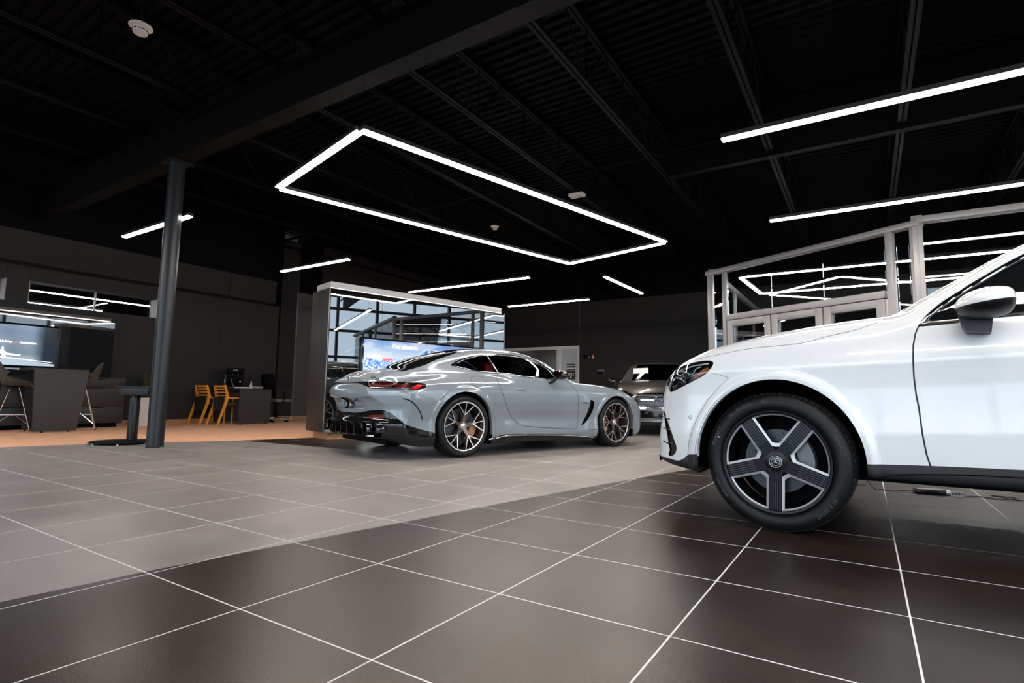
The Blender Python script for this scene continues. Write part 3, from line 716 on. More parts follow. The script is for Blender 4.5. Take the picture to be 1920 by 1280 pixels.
def brake(t, r, depth, cal_m, cal_ang, hub=.075, cal_len=75):
    bm = bmesh.new(); lathe(bm, [(hub, -depth + .02), (hub, -depth), (r, -depth), (r, -depth - .03), (hub, -depth - .03)], 64); d = obj('brake_disc', bm, M_brake, t, smooth=30)
    bm = bmesh.new()
    for k in range(36):
        a = 2 * PI * k / 36; rr = hub + (r - hub) * (.3 + .25 * (k % 3)); lathe(bm, [(0, 0), (.004, 0), (.004, .001), (0, .001)], 6, M=Matrix.Translation((rr * math.cos(a), rr * math.sin(a), -depth)))
    o = obj('drilled_hole', bm, M_black, d); o['kind'] = 'stuff'
    bm = bmesh.new(); pts = []; a0 = math.radians(cal_ang - cal_len / 2); a1 = math.radians(cal_ang + cal_len / 2)
    for k in range(9): a = a0 + (a1 - a0) * k / 8; pts.append(((r + .012) * math.cos(a), (r + .012) * math.sin(a)))
    for k in range(9): a = a1 + (a0 - a1) * k / 8; q = r * (.62 if 1 < k < 7 else .70); pts.append((q * math.cos(a), q * math.sin(a)))
    prism(bm, pts, -depth - .055, -depth + .024); obj('brake_caliper', bm, cal_m, t, bevel=.006)
def wheel_five_spoke(parent, R=.3705, Rl=.277, W=.235, cal=6.0, phase=-90.0, detail=True):
    t = bpy.data.objects.new('wheel', None); link(t, parent)
    ty = tyre(t, R, Rl - .006, W)
    if detail:
        rm = (R + Rl) / 2 + .004
        arc_text(ty, 'ALL SEASON', rm, 122, .024); arc_text(ty, 'MO', rm, 97, .024); arc_text(ty, 'PRIMACY', rm, 158, .026); arc_text(ty, '235/55 R 19', rm + .002, 318, .026); arc_text(ty, 'RADIAL TUBELESS', rm, 210, .014); arc_text(ty, 'PRIMACY', rm, 20, .026)
    rim_barrel(t, Rl, W, M_darkrim, M_darkrim, .1)
    # spoke plate: five wide spokes left between five windows
    hw = .034; ro = Rl - .0185; notch = .086
    def window(k, g=0.0):
        a = math.radians(phase + 36 + 72 * k); out = []; d = math.radians(36); hwg = hw + g
        # edges run parallel to the neighbouring spokes at distance hw from their axis
        def on(side, r):
            sa = a + side * d; off = -side * hwg; x = math.sqrt(max(r * r - hwg * hwg, 0)); return (x * math.cos(sa) - off * math.sin(sa), x * math.sin(sa) + off * math.cos(sa))
        rr = ro - g * .7; A = on(1, rr); B = on(-1, rr)
        a1 = math.atan2(A[1], A[0]); a0 = math.atan2(B[1], B[0]); da = (a1 - a0) % (2 * PI)
        arc = [(rr * math.cos(a0 + da * i / 10), rr * math.sin(a0 + da * i / 10)) for i in range(11)]
        n0 = notch + g * 1.6; inn = [on(1, n0 + .03), on(1, n0), on(-1, n0), on(-1, n0 + .03)]
        m = [(inn[1][0] * .5 + inn[2][0] * .5) * .97, (inn[1][1] * .5 + inn[2][1] * .5) * .97]
        return arc + [inn[0], inn[1], tuple(m), inn[2], inn[3]]
    zp = -.018
    bm = bmesh.new()   # spokes and hub
    for k in range(5):
        a = math.radians(phase + 72 * k); M = Matrix.Rotation(a, 4, 'Z')
        prof = [(.03, -hw), (notch * .8, -hw * 1.02), (ro, -hw), (ro + .006, 0), (ro, hw), (notch * .8, hw * 1.02), (.03, hw)]; prism(bm, prof, zp - .045, zp, M=M)
    obj('spoke', bm, M_darkrim, t)
    bm = bmesh.new(); lathe(bm, [(0, zp - .05), (.070, zp - .05), (.072, zp - .012), (.062, zp - .002), (.05, zp + .002), (0, zp + .002)], 48); obj('hub', bm, M_darkrim, t, smooth=40)
    bm = bmesh.new()   # machined outlines round the windows
    for k in range(5):
        P, Q = window(k, -.0005), window(k, .0115); n = len(P)
        for lst, z in ((P, zp + .0015), (Q, zp + .0015)): pass
        va = [bm.verts.new((*p, zp + .002)) for p in P]; vb = [bm.verts.new((*q, zp - .002)) for q in Q]; vc = [bm.verts.new((*q, zp - .03)) for q in Q]; vd = [bm.verts.new((*p, zp - .002)) for p in P]
        for i in range(n):
            j = (i + 1) % n; bm.faces.new((va[i], va[j], vb[j], vb[i])); bm.faces.new((vd[i], vd[j], va[j], va[i]))
    obj('machined_edge', bm, M_mach, t)
    bm = bmesh.new()   # ribs on the spokes
    for k in range(5):
        M = Matrix.Rotation(math.radians(phase + 72 * k), 4, 'Z')
        for j in range(5):
            y = (j - 2) * hw * .34; box(bm, ((.105 + ro) / 2 + .004, y, zp + .0012), (ro - .115, .0035, .0024), M=M)
    o = obj('spoke_rib', bm, mat('satin_dark_rim', (.045, .045, .048), .3, metal=.6, noise=.1, nscale=40), t); o['kind'] = 'stuff'
    bm = bmesh.new(); lathe(bm, [(0, zp + .008), (.030, zp + .008), (.036, zp + .004), (.037, zp)], 40); obj('hub_cap', bm, M_gloss, t, smooth=40)
    bm = star_bm(.021, .0015); bmesh.ops.transform(bm, matrix=Matrix.Translation((0, 0, zp + .0095)), verts=bm.verts); obj('star_emblem', bm, M_mach, t)
    bm = bmesh.new(); lathe(bm, [(.029, zp + .0085), (.031, zp + .0095), (.033, zp + .008)], 40); obj('cap_ring', bm, M_mach, t)
    for k in range(5):
        a = math.radians(phase + 36 + 72 * k); bm = bmesh.new(); lathe(bm, [(0, zp + .006), (.008, zp + .006), (.009, zp), (.009, zp - .02)], 6, M=Matrix.Translation((.056 * math.cos(a), .056 * math.sin(a), -.004))); obj('wheel_bolt', bm, M_steel_blk, t)
    brake(t, .172, .085, mat('silver_caliper', (.16, .16, .165), .4, metal=.3, noise=.1, nscale=40), cal)
    bm = bmesh.new(); lathe(bm, [(0, -W + .03), (Rl - .03, -W + .03), (Rl - .03, -W + .02), (0, -W + .02)], 32); obj('inner_shield', bm, M_black, t)
    if detail:
        bm = bmesh.new(); lathe(bm, [(0, .0102), (.004, .0102), (.004, .008)], 10, M=Matrix.Translation((-.292, .118, 0))); obj('paint_dot', bm, M_white, ty)
    return t
M_bronze = mat('bronze_tinted_rim', (.17, .118, .092), .26, metal=.85, rnoise=.05, nscale=40)
M_bedge = mat('bright_rim_edge', (.78, .72, .68), .22, metal=.9, rnoise=.04, nscale=40)
def wheel_cross_spoke(parent, R=.356, Rl=.285, W=.30, cal=-35.0, phase=90.0):
    t = bpy.data.objects.new('wheel', None); link(t, parent)
    ty = tyre(t, R, Rl - .006, W, blocks=64)
    arc_text(ty, 'PILOT SPORT', (R + Rl) / 2 + .002, 110, .022, m=mat('pale_lettering', (.06, .06, .062), .5, noise=.05)); arc_text(ty, 'PILOT SPORT', (R + Rl) / 2 + .002, 30, .022)
    rim_barrel(t, Rl, W, M_bronze, M_bedge, .1)
    ro = Rl - .018; rj = .132; zr, zh = -.012, -.035
    def bar_(bm, p, q, w0, w1, z0, z1, th):
        p = Vector((*p, 0)); q = Vector((*q, 0)); d = (q - p).normalized(); n = Vector((-d.y, d.x, 0))
        A = [p + n * w0, p - n * w0, q - n * w1, q + n * w1]; zz = [z0, z0, z1, z1]
        top = [bm.verts.new((v.x, v.y, z)) for v, z in zip(A, zz)]; bot = [bm.verts.new((v.x, v.y, z - th)) for v, z in zip(A, zz)]
        bm.faces.new(top); bm.faces.new(bot[::-1])
        for i in range(4): bm.faces.new((bot[i], bot[(i + 1) % 4], top[(i + 1) % 4], top[i]))
    pol = lambda r, a: (r * math.cos(math.radians(a)), r * math.sin(math.radians(a)))
    for k in range(5):
        a = phase + 72 * k; bm = bmesh.new(); bar_(bm, pol(.04, a), pol(rj, a), .026, .014, zh, zh + .010, .045); obj('spoke_stem', bm, M_bronze, t, bevel=.004)
        for da in (-24, 0, 24):
            bm = bmesh.new(); bar_(bm, pol(rj - .008, a), pol(ro + .004, a + da), .0070, .0055, zh + .010, zr, .034); s_ = obj('spoke', bm, M_bronze, t)
            bm = bmesh.new(); bar_(bm, pol(rj - .004, a), pol(ro + .003, a + da), .0045, .0038, zh + .0112, zr + .0012, .002); obj('bright_edge', bm, M_bedge, s_)
    bm = bmesh.new(); lathe(bm, [(0, zh - .03), (.062, zh - .03), (.066, zh - .006), (.055, zh + .002), (.042, zh - .004), (0, zh - .004)], 48); obj('hub', bm, M_bronze, t, smooth=40)
    for k in range(5):
        p = pol(.049, phase + 36 + 72 * k); bm = bmesh.new(); lathe(bm, [(0, zh + .003), (.0075, zh + .003), (.0085, zh - .006)], 6, M=Matrix.Translation((*p, 0))); obj('wheel_bolt', bm, M_gloss, t)
    bm = bmesh.new(); lathe(bm, [(0, zh + .012), (.030, zh + .012), (.038, zh + .006), (.040, zh - .004)], 40); obj('hub_cap', bm, M_bedge, t, smooth=40)
    bm = star_bm(.024, .002); bmesh.ops.transform(bm, matrix=Matrix.Translation((0, 0, zh + .0135)), verts=bm.verts); obj('star_emblem', bm, M_chrome, t)
    brake(t, .20, .10, mat('bronze_caliper', (.50, .22, .085), .35, noise=.1, nscale=40, coat=.3), cal, cal_len=80)
    bm = bmesh.new(); lathe(bm, [(0, -W + .03), (Rl - .03, -W + .03), (Rl - .03, -W + .02), (0, -W + .02)], 32); obj('inner_shield', bm, M_black, t)
    return t
def place_wheel(t, s, tt, z, left, steer=0.0):
    """set a wheel at (s, t) with its outer face turned to +t (left=1) or -t (left=-1), in car axes (x = s, y = t)"""
    zx = Vector((0, left, 0)); zx = Matrix.Rotation(math.radians(steer), 3, 'Z') @ zx
    up = Vector((0, 0, 1)); x = up.cross(zx)
    t.matrix_local = Matrix(((x.x, up.x, zx.x, s), (x.y, up.y, zx.y, tt), (x.z, up.z, zx.z, z), (0, 0, 0, 1)))
# ================================================================= WHITE SUV (axes: s rearward from the front axle, near side at y = -t)
M_dglass = mat('privacy_glass', (.006, .0065, .007), .02, coat=.6, rnoise=.004, nscale=8)
M_wind = glass('windscreen_glass', (.30, .32, .33), .10)
M_amber = mat('amber_reflector', (.55, .13, .02), .25, rnoise=.05, nscale=60)
M_lens = glass('lamp_lens', (.88, .9, .92), .06)
M_lampin = mat('lamp_chrome', (.55, .60, .68), .12, metal=1, rnoise=.03, nscale=60)
M_lampblk = mat('lamp_bowl', (.02, .022, .026), .12, metal=.5, rnoise=.04, nscale=60)
M_drl = mat('daylight_strip', (.75, .73, .70), .2, noise=.05, nscale=60)
M_gap = mat('shut_line', (.006, .006, .006), .6, noise=.1)
M_inner = mat('cabin_black_trim', (.012, .012, .013), .6, noise=.2, nscale=40)
ZD = .045
_P = sp([(-1.1, .86), (-.9, .875), (-.6, .905), (-.3, .920), (0, .926), (.5, .924), (1.2, .922), (2.0, .926), (2.9, .934), (3.4, .915), (3.7, .88), (4.0, .82)])
_D = sp([(0, .10), (.2, .05), (.30, .026), (.42, .013), (.50, .006), (.545, .003), (.575, .005), (.65, .010), (.76, .012), (.85, .007), (.895, .003), (.915, .006), (.98, .020), (1.05, .040), (1.12, .075), (1.2, .14), (1.4, .4)])
_ZS = sp([(-1.1, .80), (-.85, .875), (-.70, .905), (-.60, .932), (-.463, .972), (-.319, 1.016), (-.151, 1.055), (0, 1.084), (.288, 1.126), (.536, 1.148), (.8, 1.16), (1.5, 1.165), (2.5, 1.17), (3.3, 1.16), (3.7, 1.12), (4.0, 1.08)])
_SN = sp([(.1, -.72), (.22, -.775), (.30, -.815), (.40, -.816), (.5, -.811), (.6, -.795), (.68, -.787), (.75, -.782), (.82, -.770), (.9, -.74), (1.0, -.66), (1.2, -.5)])
_SR = sp([(.1, 3.62), (.3, 3.76), (.5, 3.80), (.7, 3.80), (.9, 3.77), (1.05, 3.73), (1.2, 3.66)])
_TH = sp([(0, 0), (1.06, 0), (1.12, .015), (1.2, .05), (1.3, .098), (1.4, .152), (1.5, .21), (1.6, .30), (1.8, .5)])
_ZR = sp([(.6, 1.50), (1.0, 1.585), (1.3, 1.62), (1.7, 1.635), (2.2, 1.628), (2.8, 1.59), (3.4, 1.535), (4.0, 1.47)])
_ZB = sp([(-1.1, .325), (-.8, .32), (-.5, .29), (-.3, .26), (.4, .318), (1.5, .318), (2.4, .31), (3.3, .28), (4.0, .34)])
WB = 2.888
def suv_F(s, t, z):
    s, t, z = np.broadcast_arrays(s, t, z); t = np.abs(t)
    zp = z - ZD * (s - .5); W = _P(s) - _D(zp)
    for sa in (0.0, WB):
        rho = np.sqrt(((s - sa - .007) / .945) ** 2 + np.where(z > .372, z - .372, .25 * (.372 - z)) ** 2); W = W + .020 * sstep(.502, .462, rho)
    side = t - W; top = z - (_ZS(s) + .050 * (1 - (t / .75) ** 2)); front = (_SN(z) + .246 * t * t - s) * .92; rear = (s - (_SR(z) - .20 * t * t)) * .95
    low = smax(side, top, .13); low = smax(low, front, .17); low = smax(low, rear, .2); low = smax(low, _ZB(s) - z, .05)
    cs = (t - (.868 - _TH(z))) * .92; ws = (z - (1.10 + .60 * (s - .36 - .16 * (t / .75) ** 2))) / 1.166; rf = z - (_ZR(s) - .045 * (t / .6) ** 2)
    rc = (s - (3.83 - .62 * (z - 1.05) - .15 * t * t)) / 1.18
    cab = smax(cs, ws, .06); cab = smax(cab, rf, .11); cab = smax(cab, rc, .12); cab = smax(cab, .9 - z, .02)
    return smin(low, cab, .03)
SV_EYE = (.43, 4.21, .6961); SV_T = .93
SV_HEAD=[(-0.584,0.797),(-0.568,0.851),(-0.500,0.889),(-0.412,0.917),(-0.335,0.926),(-0.308,0.918),(-0.304,0.905),(-0.319,0.879),(-0.349,0.849),(-0.379,0.828),(-0.475,0.778),(-0.547,0.742),(-0.560,0.759),(-0.570,0.780)]
SV_AMBER=[(-0.431,0.819),(-0.405,0.844),(-0.378,0.871),(-0.353,0.887),(-0.332,0.888),(-0.338,0.871),(-0.370,0.845),(-0.405,0.823)]
SV_INTAKE=[(-0.600,0.629),(-0.589,0.622),(-0.582,0.596),(-0.572,0.569),(-0.555,0.517),(-0.538,0.465),(-0.523,0.422),(-0.525,0.396),(-0.536,0.376),(-0.552,0.366),(-0.572,0.371),(-0.562,0.402),(-0.569,0.428),(-0.577,0.489),(-0.586,0.533),(-0.594,0.595)]
SV_DOOR=[(0.657,1.067),(0.643,1.031),(0.633,0.977),(0.629,0.916),(0.628,0.825),(0.633,0.735),(0.640,0.677),(0.648,0.551),(0.659,0.458),(0.672,0.400),(1.0,.408),(1.60,.418),(1.655,.44),(1.675,.60),(1.678,.80),(1.668,1.0),(1.66,1.12),(1.70,1.44),(1.3,1.47),(1.056,1.362),(.883,1.258),(.754,1.168),(.70,1.11)]
SV_RDOOR=[(1.66,1.12),(1.668,1.0),(1.678,.80),(1.675,.60),(1.655,.44),(1.67,.42),(2.25,.43),(2.28,.47),(2.38,.66),(2.55,.80),(2.70,.90),(2.74,1.05),(2.73,1.15),(2.70,1.40),(1.70,1.44)]
SV_DLO=[(0.657,1.068),(0.662,1.082),(0.694,1.126),(0.754,1.182),(0.816,1.225),(0.883,1.272),(1.056,1.377),(1.22,1.435),(1.45,1.462),(1.87,1.468),(2.4,1.445),(2.75,1.405),(3.0,1.345),(3.16,1.27),(3.14,1.225),(2.8,1.185),(2.2,1.155),(1.6,1.13),(1.04,1.095),(.913,1.089),(.827,1.076),(.734,1.070)]
SV_GLASS=[(0.700,1.094),(0.726,1.122),(0.768,1.160),(0.819,1.196),(0.885,1.243),(1.058,1.349),(1.23,1.408),(1.45,1.435),(1.87,1.442),(2.4,1.42),(2.72,1.382),(2.95,1.33),(3.08,1.27),(3.04,1.24),(2.8,1.21),(2.2,1.178),(1.6,1.153),(1.04,1.116),(.814,1.096),(.74,1.093)]
SV_BUMPER=[(-1.0,.85),(-.60,.88),(-.584,.797),(-.560,.75),(-.547,.742),(-.475,.778),(-.379,.828),(-.332,.858),(-.278,.844),(-.218,.824),(-.280,.767),(-.340,.698),(-.392,.610),(-.427,.531),(-.448,.461),(-.458,.383),(-.458,.25),(-1.0,.25)]
_hoodz = sp([(-1.1, .86), (-.75, .872), (-.6, .892), (-.45, .932), (-.33, .955), (-.1, .993), (.134, 1.010), (.287, 1.048), (.40, 1.075), (.50, 1.115), (.56, 1.16), (.7, 1.3)])
_clad = sp([(-1.1, .325), (-.75, .335), (-.62, .345), (-.535, .335), (-.495, .350), (-.464, .378), (-.409, .384), (0, .385), (.419, .393), (.672, .403), (1.0, .411), (1.6, .42), (2.4, .43), (3.0, .43), (3.4, .42), (4, .42)])
def build_suv(root, paint, detail=True):
    k = Skin(suv_F, (-1.05, -.03, .18), (3.95, 1.0, 1.70), .0115, SV_EYE, SV_T)
    near = lambda V: .62 - V[:, 1]
    def arch(sa, r):
        return lambda V, q: np.maximum(np.sqrt(((V[:, 0] - sa - .007) / .935) ** 2 + np.maximum(V[:, 2] - .372, 0) ** 2) - r, .30 - V[:, 1])
    for sa in (0.0, WB): k.region('wheel_opening', arch(sa, .443)); 
    k.drop('wheel_opening')
    S = lambda name: (lambda V, q: poly_sd(q, smooth_poly(name, 5)))
    R_ = lambda name: (lambda V, q: poly_sd(q, name))
    N_ = lambda f, lim=.60: (lambda V, q: np.maximum(f(V, q), lim - V[:, 1]))
    clad = lambda V, q: V[:, 2] - _clad(V[:, 0])
    flare = lambda V, q: np.minimum(*[np.sqrt(((V[:, 0] - sa - .007) / .945) ** 2 + np.maximum(V[:, 2] - .372, 0) ** 2) - .4835 for sa in (0.0, WB)])
    side = lambda V: np.maximum(.55 - V[:, 1], -9)
    # glazing
    k.region('window_surround', N_(S(SV_DLO), .35)); k.region('side_glass', N_(S(SV_GLASS), .35))
    pil = lambda V, q: np.maximum.reduce([np.abs(q[:, 0] - 1.668 + .04 * (q[:, 1] - 1.2)) - .035, .35 - V[:, 1], 1.1 - V[:, 2]])
    k.region('window_surround', pil, only=['side_glass'])
    ws = lambda V, q: np.maximum.reduce([V[:, 1] - np.interp(V[:, 2], [1.1, 1.2, 1.45, 1.6], [.62, .585, .50, .45]), 1.155 - V[:, 2] - .02 * V[:, 1], V[:, 2] - 1.565, V[:, 0] - 1.6])
    k.region('windscreen', ws)
    rw = lambda V, q: np.maximum.reduce([V[:, 1] - np.interp(V[:, 2], [1.1, 1.45], [.62, .50]), 1.16 - V[:, 2], V[:, 2] - 1.50, 3.3 - V[:, 0]])
    k.region('rear_window', rw)
    rl = lambda V, q: np.maximum.reduce([np.abs(V[:, 2] - .93) - .065, .38 - V[:, 1], 3.45 - V[:, 0]]); k.region('tail_light', rl)
    # front: lamps, grille, intakes
    fp = lambda poly: (lambda V, q: np.maximum(poly_sd(np.stack([V[:, 1], V[:, 2]], 1), poly), V[:, 0] + .30))
    hl = lambda V, q: np.minimum(N_(S(SV_HEAD), .655)(V, q), fp(smooth_poly([(.50, .745), (.60, .735), (.72, .745), (.72, .88), (.62, .862), (.50, .800)], 4))(V, q))
    k.region('headlight', hl)
    k.region('amber_reflector', N_(S(SV_AMBER), .66), only=['headlight'])
    k.region('grille', fp(smooth_poly([(-.1, .85), (.40, .845), (.47, .80), (.505, .735), (.46, .64), (.36, .60), (-.1, .595)], 4)))
    k.region('lower_intake', fp(smooth_poly([(-.1, .50), (.50, .50), (.58, .47), (.60, .41), (.55, .37), (-.1, .365)], 4)))
    k.region('bumper_blade', fp(smooth_poly([(-.1, .585), (.40, .585), (.62, .535), (.66, .50), (.60, .515), (.48, .535), (-.1, .545)], 3)))
    k.region('side_intake', N_(S(SV_INTAKE), .5))
    # lower cladding
    k.region('lower_cladding', clad)
    # shut lines
    hood = lambda V, q: np.maximum.reduce([_hoodz(V[:, 0]) - V[:, 2], V[:, 0] - .40 - .16 * (V[:, 1] / .75) ** 2, -.74 + .22 * V[:, 1] ** 2 - V[:, 0]])
    body = ['body']
    k.seam(hood, .0013, only=body); k.seam(N_(R_(SV_DOOR), .5), .0035, only=body); k.seam(N_(R_(SV_RDOOR), .5), .003, only=body)
    bump = lambda V, q: np.where(V[:, 1] > .60, poly_sd(q, SV_BUMPER), np.where(V[:, 0] < .0, V[:, 2] - .86, 1.0))
    k.seam(bump, .001, only=body)
    k.seam(N_(S([(.60, .70), (.72, .70), (.72, .81), (.60, .81)]), .5) if False else (lambda V, q: np.full(len(V), 1.0)), .002)
    k.region('hood', hood, only=body); k.region('door', N_(R_(SV_DOOR), .5), only=body); k.region('rear_door', N_(R_(SV_RDOOR), .5), only=body); k.region('bumper', bump, only=body)
    for lb, m_, pr, off in (('body', paint, 0, 0), ('hood', paint, 0, 0), ('door', paint, 1, 0), ('rear_door', paint, 1, 0), ('bumper', paint, 0, 0), ('lower_cladding', M_plastic, 0, 0),
                            ('window_surround', M_gloss, 1, -.003), ('side_glass', M_dglass, 1, -.009), ('windscreen', M_wind, 0, -.004), ('rear_window', M_dglass, 0, -.004),
                            ('tail_light', mat('dark_red_lens', (.25, .008, .008), .1, rnoise=.02), 1, 0), ('lower_intake', M_gloss, 0, -.03),
                            ('side_intake', M_gloss, 1, -.008), ('panel_gap', M_gap, 0, -.004), ('grille', M_lampblk, 0, -.025), ('bumper_blade', M_lampin, 0, .004)):
        for o_ in k.emit(lb, m_, root, pair=bool(pr), off=off):
            if lb == 'panel_gap': o_['kind'] = 'stuff'
    hl_obj = k.emit('headlight', M_lampblk, root, name='headlight', pair=True, off=-.028)
    for lb, m_, nm, off in (('amber_reflector', M_amber, 'amber_reflector', -.012), ('headlight', M_lens, 'lamp_lens', .0), ('amber_reflector', M_lens, 'amber_lens', .0)):
        for a_, h_ in zip(k.emit(lb, m_, root, name=nm, pair=True, off=off), hl_obj): a_.parent = h_
    # dark inner shell behind the paint, closed floor
    t = k.tri[np.isin(k.lab, [k.names.index(n) for n in ('body', 'hood', 'door', 'rear_door', 'bumper', 'lower_cladding', 'panel_gap')])]
    emit_tris('inner_shell', k.V - k.N * .012, -k.N, t[:, ::-1], M_inner, root)
    bm = bx(-.55, 3.6, -.55, .55, .27, .34); bx(.5, 2.4, -.80, .80, .345, .375, bm); obj('underbody', bm, M_black, root)
    for sa in (0.0, WB):
        for y in (-1, 1):
            bm = bmesh.new(); rows = []
            for r_, a, b_ in ((.452, .935, .36),):
                for tt in (a, b_): rows.append([(sa + .007 + r_ * .935 * math.cos(PI * i / 24), y * tt, .30 if i in (0, 24) else .372 + r_ * math.sin(PI * i / 24)) for i in range(25)])
            grid_surf(bm, rows); V_ = [bm.verts.new(p) for p in rows[1]]; bm.faces.new(V_); obj('wheel_arch_liner', bm, M_black, root)
            # painted flange round the opening
            bm = bmesh.new(); r1, r2 = [], []
            for i in range(33):
                a = PI * i / 32; p = np.array([sa + .007 + .443 * .935 * math.cos(a), 0, .372 + .443 * math.sin(a)]); c_ = np.linspace(.8, 1.0, 60)
                f = suv_F(np.full(60, p[0]), c_, np.full(60, p[2])); tt = c_[np.argmax(f > 0)] - .003
                r1.append((p[0], y * tt, p[2])); r2.append((p[0] - .0 * math.cos(a), y * (tt - .05), p[2]))
            grid_surf(bm, [r1, r2]); obj('arch_flange', bm, paint, root, smooth=60)
    # lines laid on the surface: chrome round the side windows, lamp strips
    def strip(pts, r, m_, par, name, off=.0, far=1.45, both=True, n=5):
        P = []
        for q in smooth_poly(pts, n, closed=False):
            p, nn = k.ray(q, far)
            if p is not None: p = p + nn * off; P.append((p[0], -p[1], p[2]))
        if len(P) < 2: return
        tw_ = par
        if isinstance(par, list): par, tw_ = par[1], par[0]
        bm = bmesh.new(); tube(bm, P, r, 6); o = obj(name, bm, m_, par, smooth=60)
        if both: mirror_obj(o, tw_)
    SC = [(.672, 1.082), (0.687,1.090),(0.713,1.122),(0.762,1.166),(0.815,1.204),(0.882,1.251),(1.055,1.357),(1.23,1.418),(1.45,1.446),(1.87,1.453),(2.4,1.43),(2.74,1.392)]
    strip(SC, .0042, M_chrome, root, 'window_chrome'); strip([(0.672,1.080),(0.735,1.084),(0.814,1.087),(1.041,1.108),(1.6,1.143),(2.2,1.168),(2.8,1.198),(3.1,1.235)], .005, M_chrome, root, 'belt_chrome')
    strip([(-0.562,0.842),(-0.500,0.877),(-0.421,0.903),(-0.378,0.908),(-0.331,0.914)], .005, M_drl, hl_obj, 'lamp_strip', -.012); strip([(-0.514,0.866),(-0.478,0.870),(-0.444,0.850),(-0.426,0.852),(-0.408,0.883),(-0.378,0.896)], .004, M_drl, hl_obj, 'lamp_strip', -.012)
    strip([(-0.555,0.815),(-0.528,0.832),(-0.501,0.822),(-0.470,0.800)], .004, M_drl, hl_obj, 'lamp_strip', -.012)
    strip([(-0.548,0.772),(-0.52,0.795),(-0.49,0.795)], .012, M_lampin, hl_obj, 'projector', -.022); strip([(-0.52,0.84),(-0.47,0.845)], .010, M_lampin, hl_obj, 'projector', -.024)
    for q, r in (((-.439, .596), .010),):
        p, nn = k.ray(q); M = frame_M((p[0], -p[1], p[2]), (1, 0, 0), (0, 0, 1)) ; bm = bmesh.new(); tube(bm, [(r * math.cos(2 * PI * i / 20), r * math.sin(2 * PI * i / 20), 0) for i in range(20)], .0014, 5, closed=True)
        zz = Vector((nn[0], -nn[1], nn[2])); xx = Vector((0, 0, 1)).cross(zz).normalized(); M = frame_M((p[0] + .001 * zz.x, -p[1] + .001 * zz.y, p[2]), xx, zz.cross(xx)); bmesh.ops.transform(bm, matrix=M, verts=bm.verts); obj('park_sensor', bm, M_plastic, root)
    # ribs of the corner intake
    for z_ in (.44, .52, .585):
        strip([(-.60, z_ + .012), (-.575, z_), (-.545 - .1 * (z_ - .44), z_ - .004)], .004, M_gloss, root, 'intake_fin', .001)
    # sill: step line
    strip([(.46, .333), (.559, .353), (.650, .363), (.821, .374), (1.0, .378), (1.6, .385), (2.3, .385)], .0035, M_black, root, 'sill_crease', .0)
    # front end: star, bars, studs
    gr = bpy.data.objects.new('grille_dressing', None); link(gr, root)
    fx = lambda y, z_: float(_SN(np.array([z_]))[0] + .246 * y * y)
    bm = star_bm(.092, .008); bmesh.ops.transform(bm, matrix=frame_M((fx(0, .72) - .012, 0, .72), (0, -1, 0), (0, 0, 1)), verts=bm.verts); obj('star_emblem', bm, M_chrome, gr)
    for y0, y1 in ((-.43, -.12), (.12, .43)):
        bm = bmesh.new(); grid_surf(bm, [[(fx(y, z_) + dx, y, z_) for y in np.linspace(y0, y1, 8)] for z_, dx in ((.705, .01), (.70, -.012), (.735, -.012), (.73, .01))]); obj('grille_bar', bm, M_chrome, gr)
    bm = bmesh.new()
    for i in range(-13, 14):
        for j in range(9):
            y = i * .036 + (.018 if j % 2 else 0); z_ = .615 + j * .027
            if abs(y) > .46 - abs(z_ - .735) * .45 or (y * y + (z_ - .72) ** 2) < .0105: continue
            box(bm, (fx(y, z_) + .018, y, z_), (.008, .007, .006))
    o = obj('grille_stud', bm, M_mach, gr); o['kind'] = 'stuff'
    bm = bmesh.new(); grid_surf(bm, [[(fx(y, z_) + dx, y, z_) for y in np.linspace(-.5, .5, 12)] for z_, dx in ((.30, .02), (.285, -.01), (.325, -.012), (.33, .02))]); obj('skid_trim', bm, M_lampin, gr)
    # door mirrors
    def mF(s, t, z):
        s, t, z = np.broadcast_arrays(s, t, z); a = np.sqrt(((s - .905) / .118) ** 2 + ((t - 1.035) / .135) ** 2 + ((z - 1.148 - .10 * (s - .905)) / .070) ** 2) - 1
        return smax(a * .07, s - .995, .03)
    P, N, T_ = surface_nets(mF, (.76, .87, 1.05), (1.03, 1.19, 1.24), .008)
    P[:, 1] *= -1; N[:, 1] *= -1; T_ = T_[:, ::-1]
    mk = Skin.__new__(Skin); mk.V, mk.N, mk.tri, mk.lab, mk.names, mk.eye, mk.T = P, N, T_, np.zeros(len(T_), int), ['cap'], np.array([0, 9., 0]), 0.0
    mk.region('glass', lambda V, q: .988 - V[:, 0]); mk.region('low', lambda V, q: V[:, 2] - (1.128 + .13 * (V[:, 0] - .79)), only=['cap'])
    P, N, T_ = mk.V, mk.N, mk.tri; sg = mk.lab == mk.names.index('glass'); c = np.where(mk.lab == mk.names.index('low'), -1, 1)
    for y in (1, -1):
        mr = bpy.data.objects.new('door_mirror', None); link(mr, root); F_ = np.array([1, y, 1.0])
        tt = (lambda q: q) if y == 1 else (lambda q: q[:, ::-1])
        def em(name, m, mask):
            u, inv = np.unique(tt(T_[mask]), return_inverse=True); me = bpy.data.meshes.new(name); me.from_pydata((P[u] * F_).tolist(), [], inv.reshape(-1, 3).tolist()); me.materials.append(m)
            for p in me.polygons: p.use_smooth = True
            link(bpy.data.objects.new(name, me), mr)
        em('mirror_cap', paint, (c > 0) & ~sg); em('mirror_base', M_steel_blk, (c <= 0) & ~sg); em('mirror_glass', M_chrome, sg)
        bm = bmesh.new()
        pr = [(.800, 1.118), (.812, 1.060), (.830, 1.026), (.915, 1.020), (.925, 1.09), (.90, 1.12)]
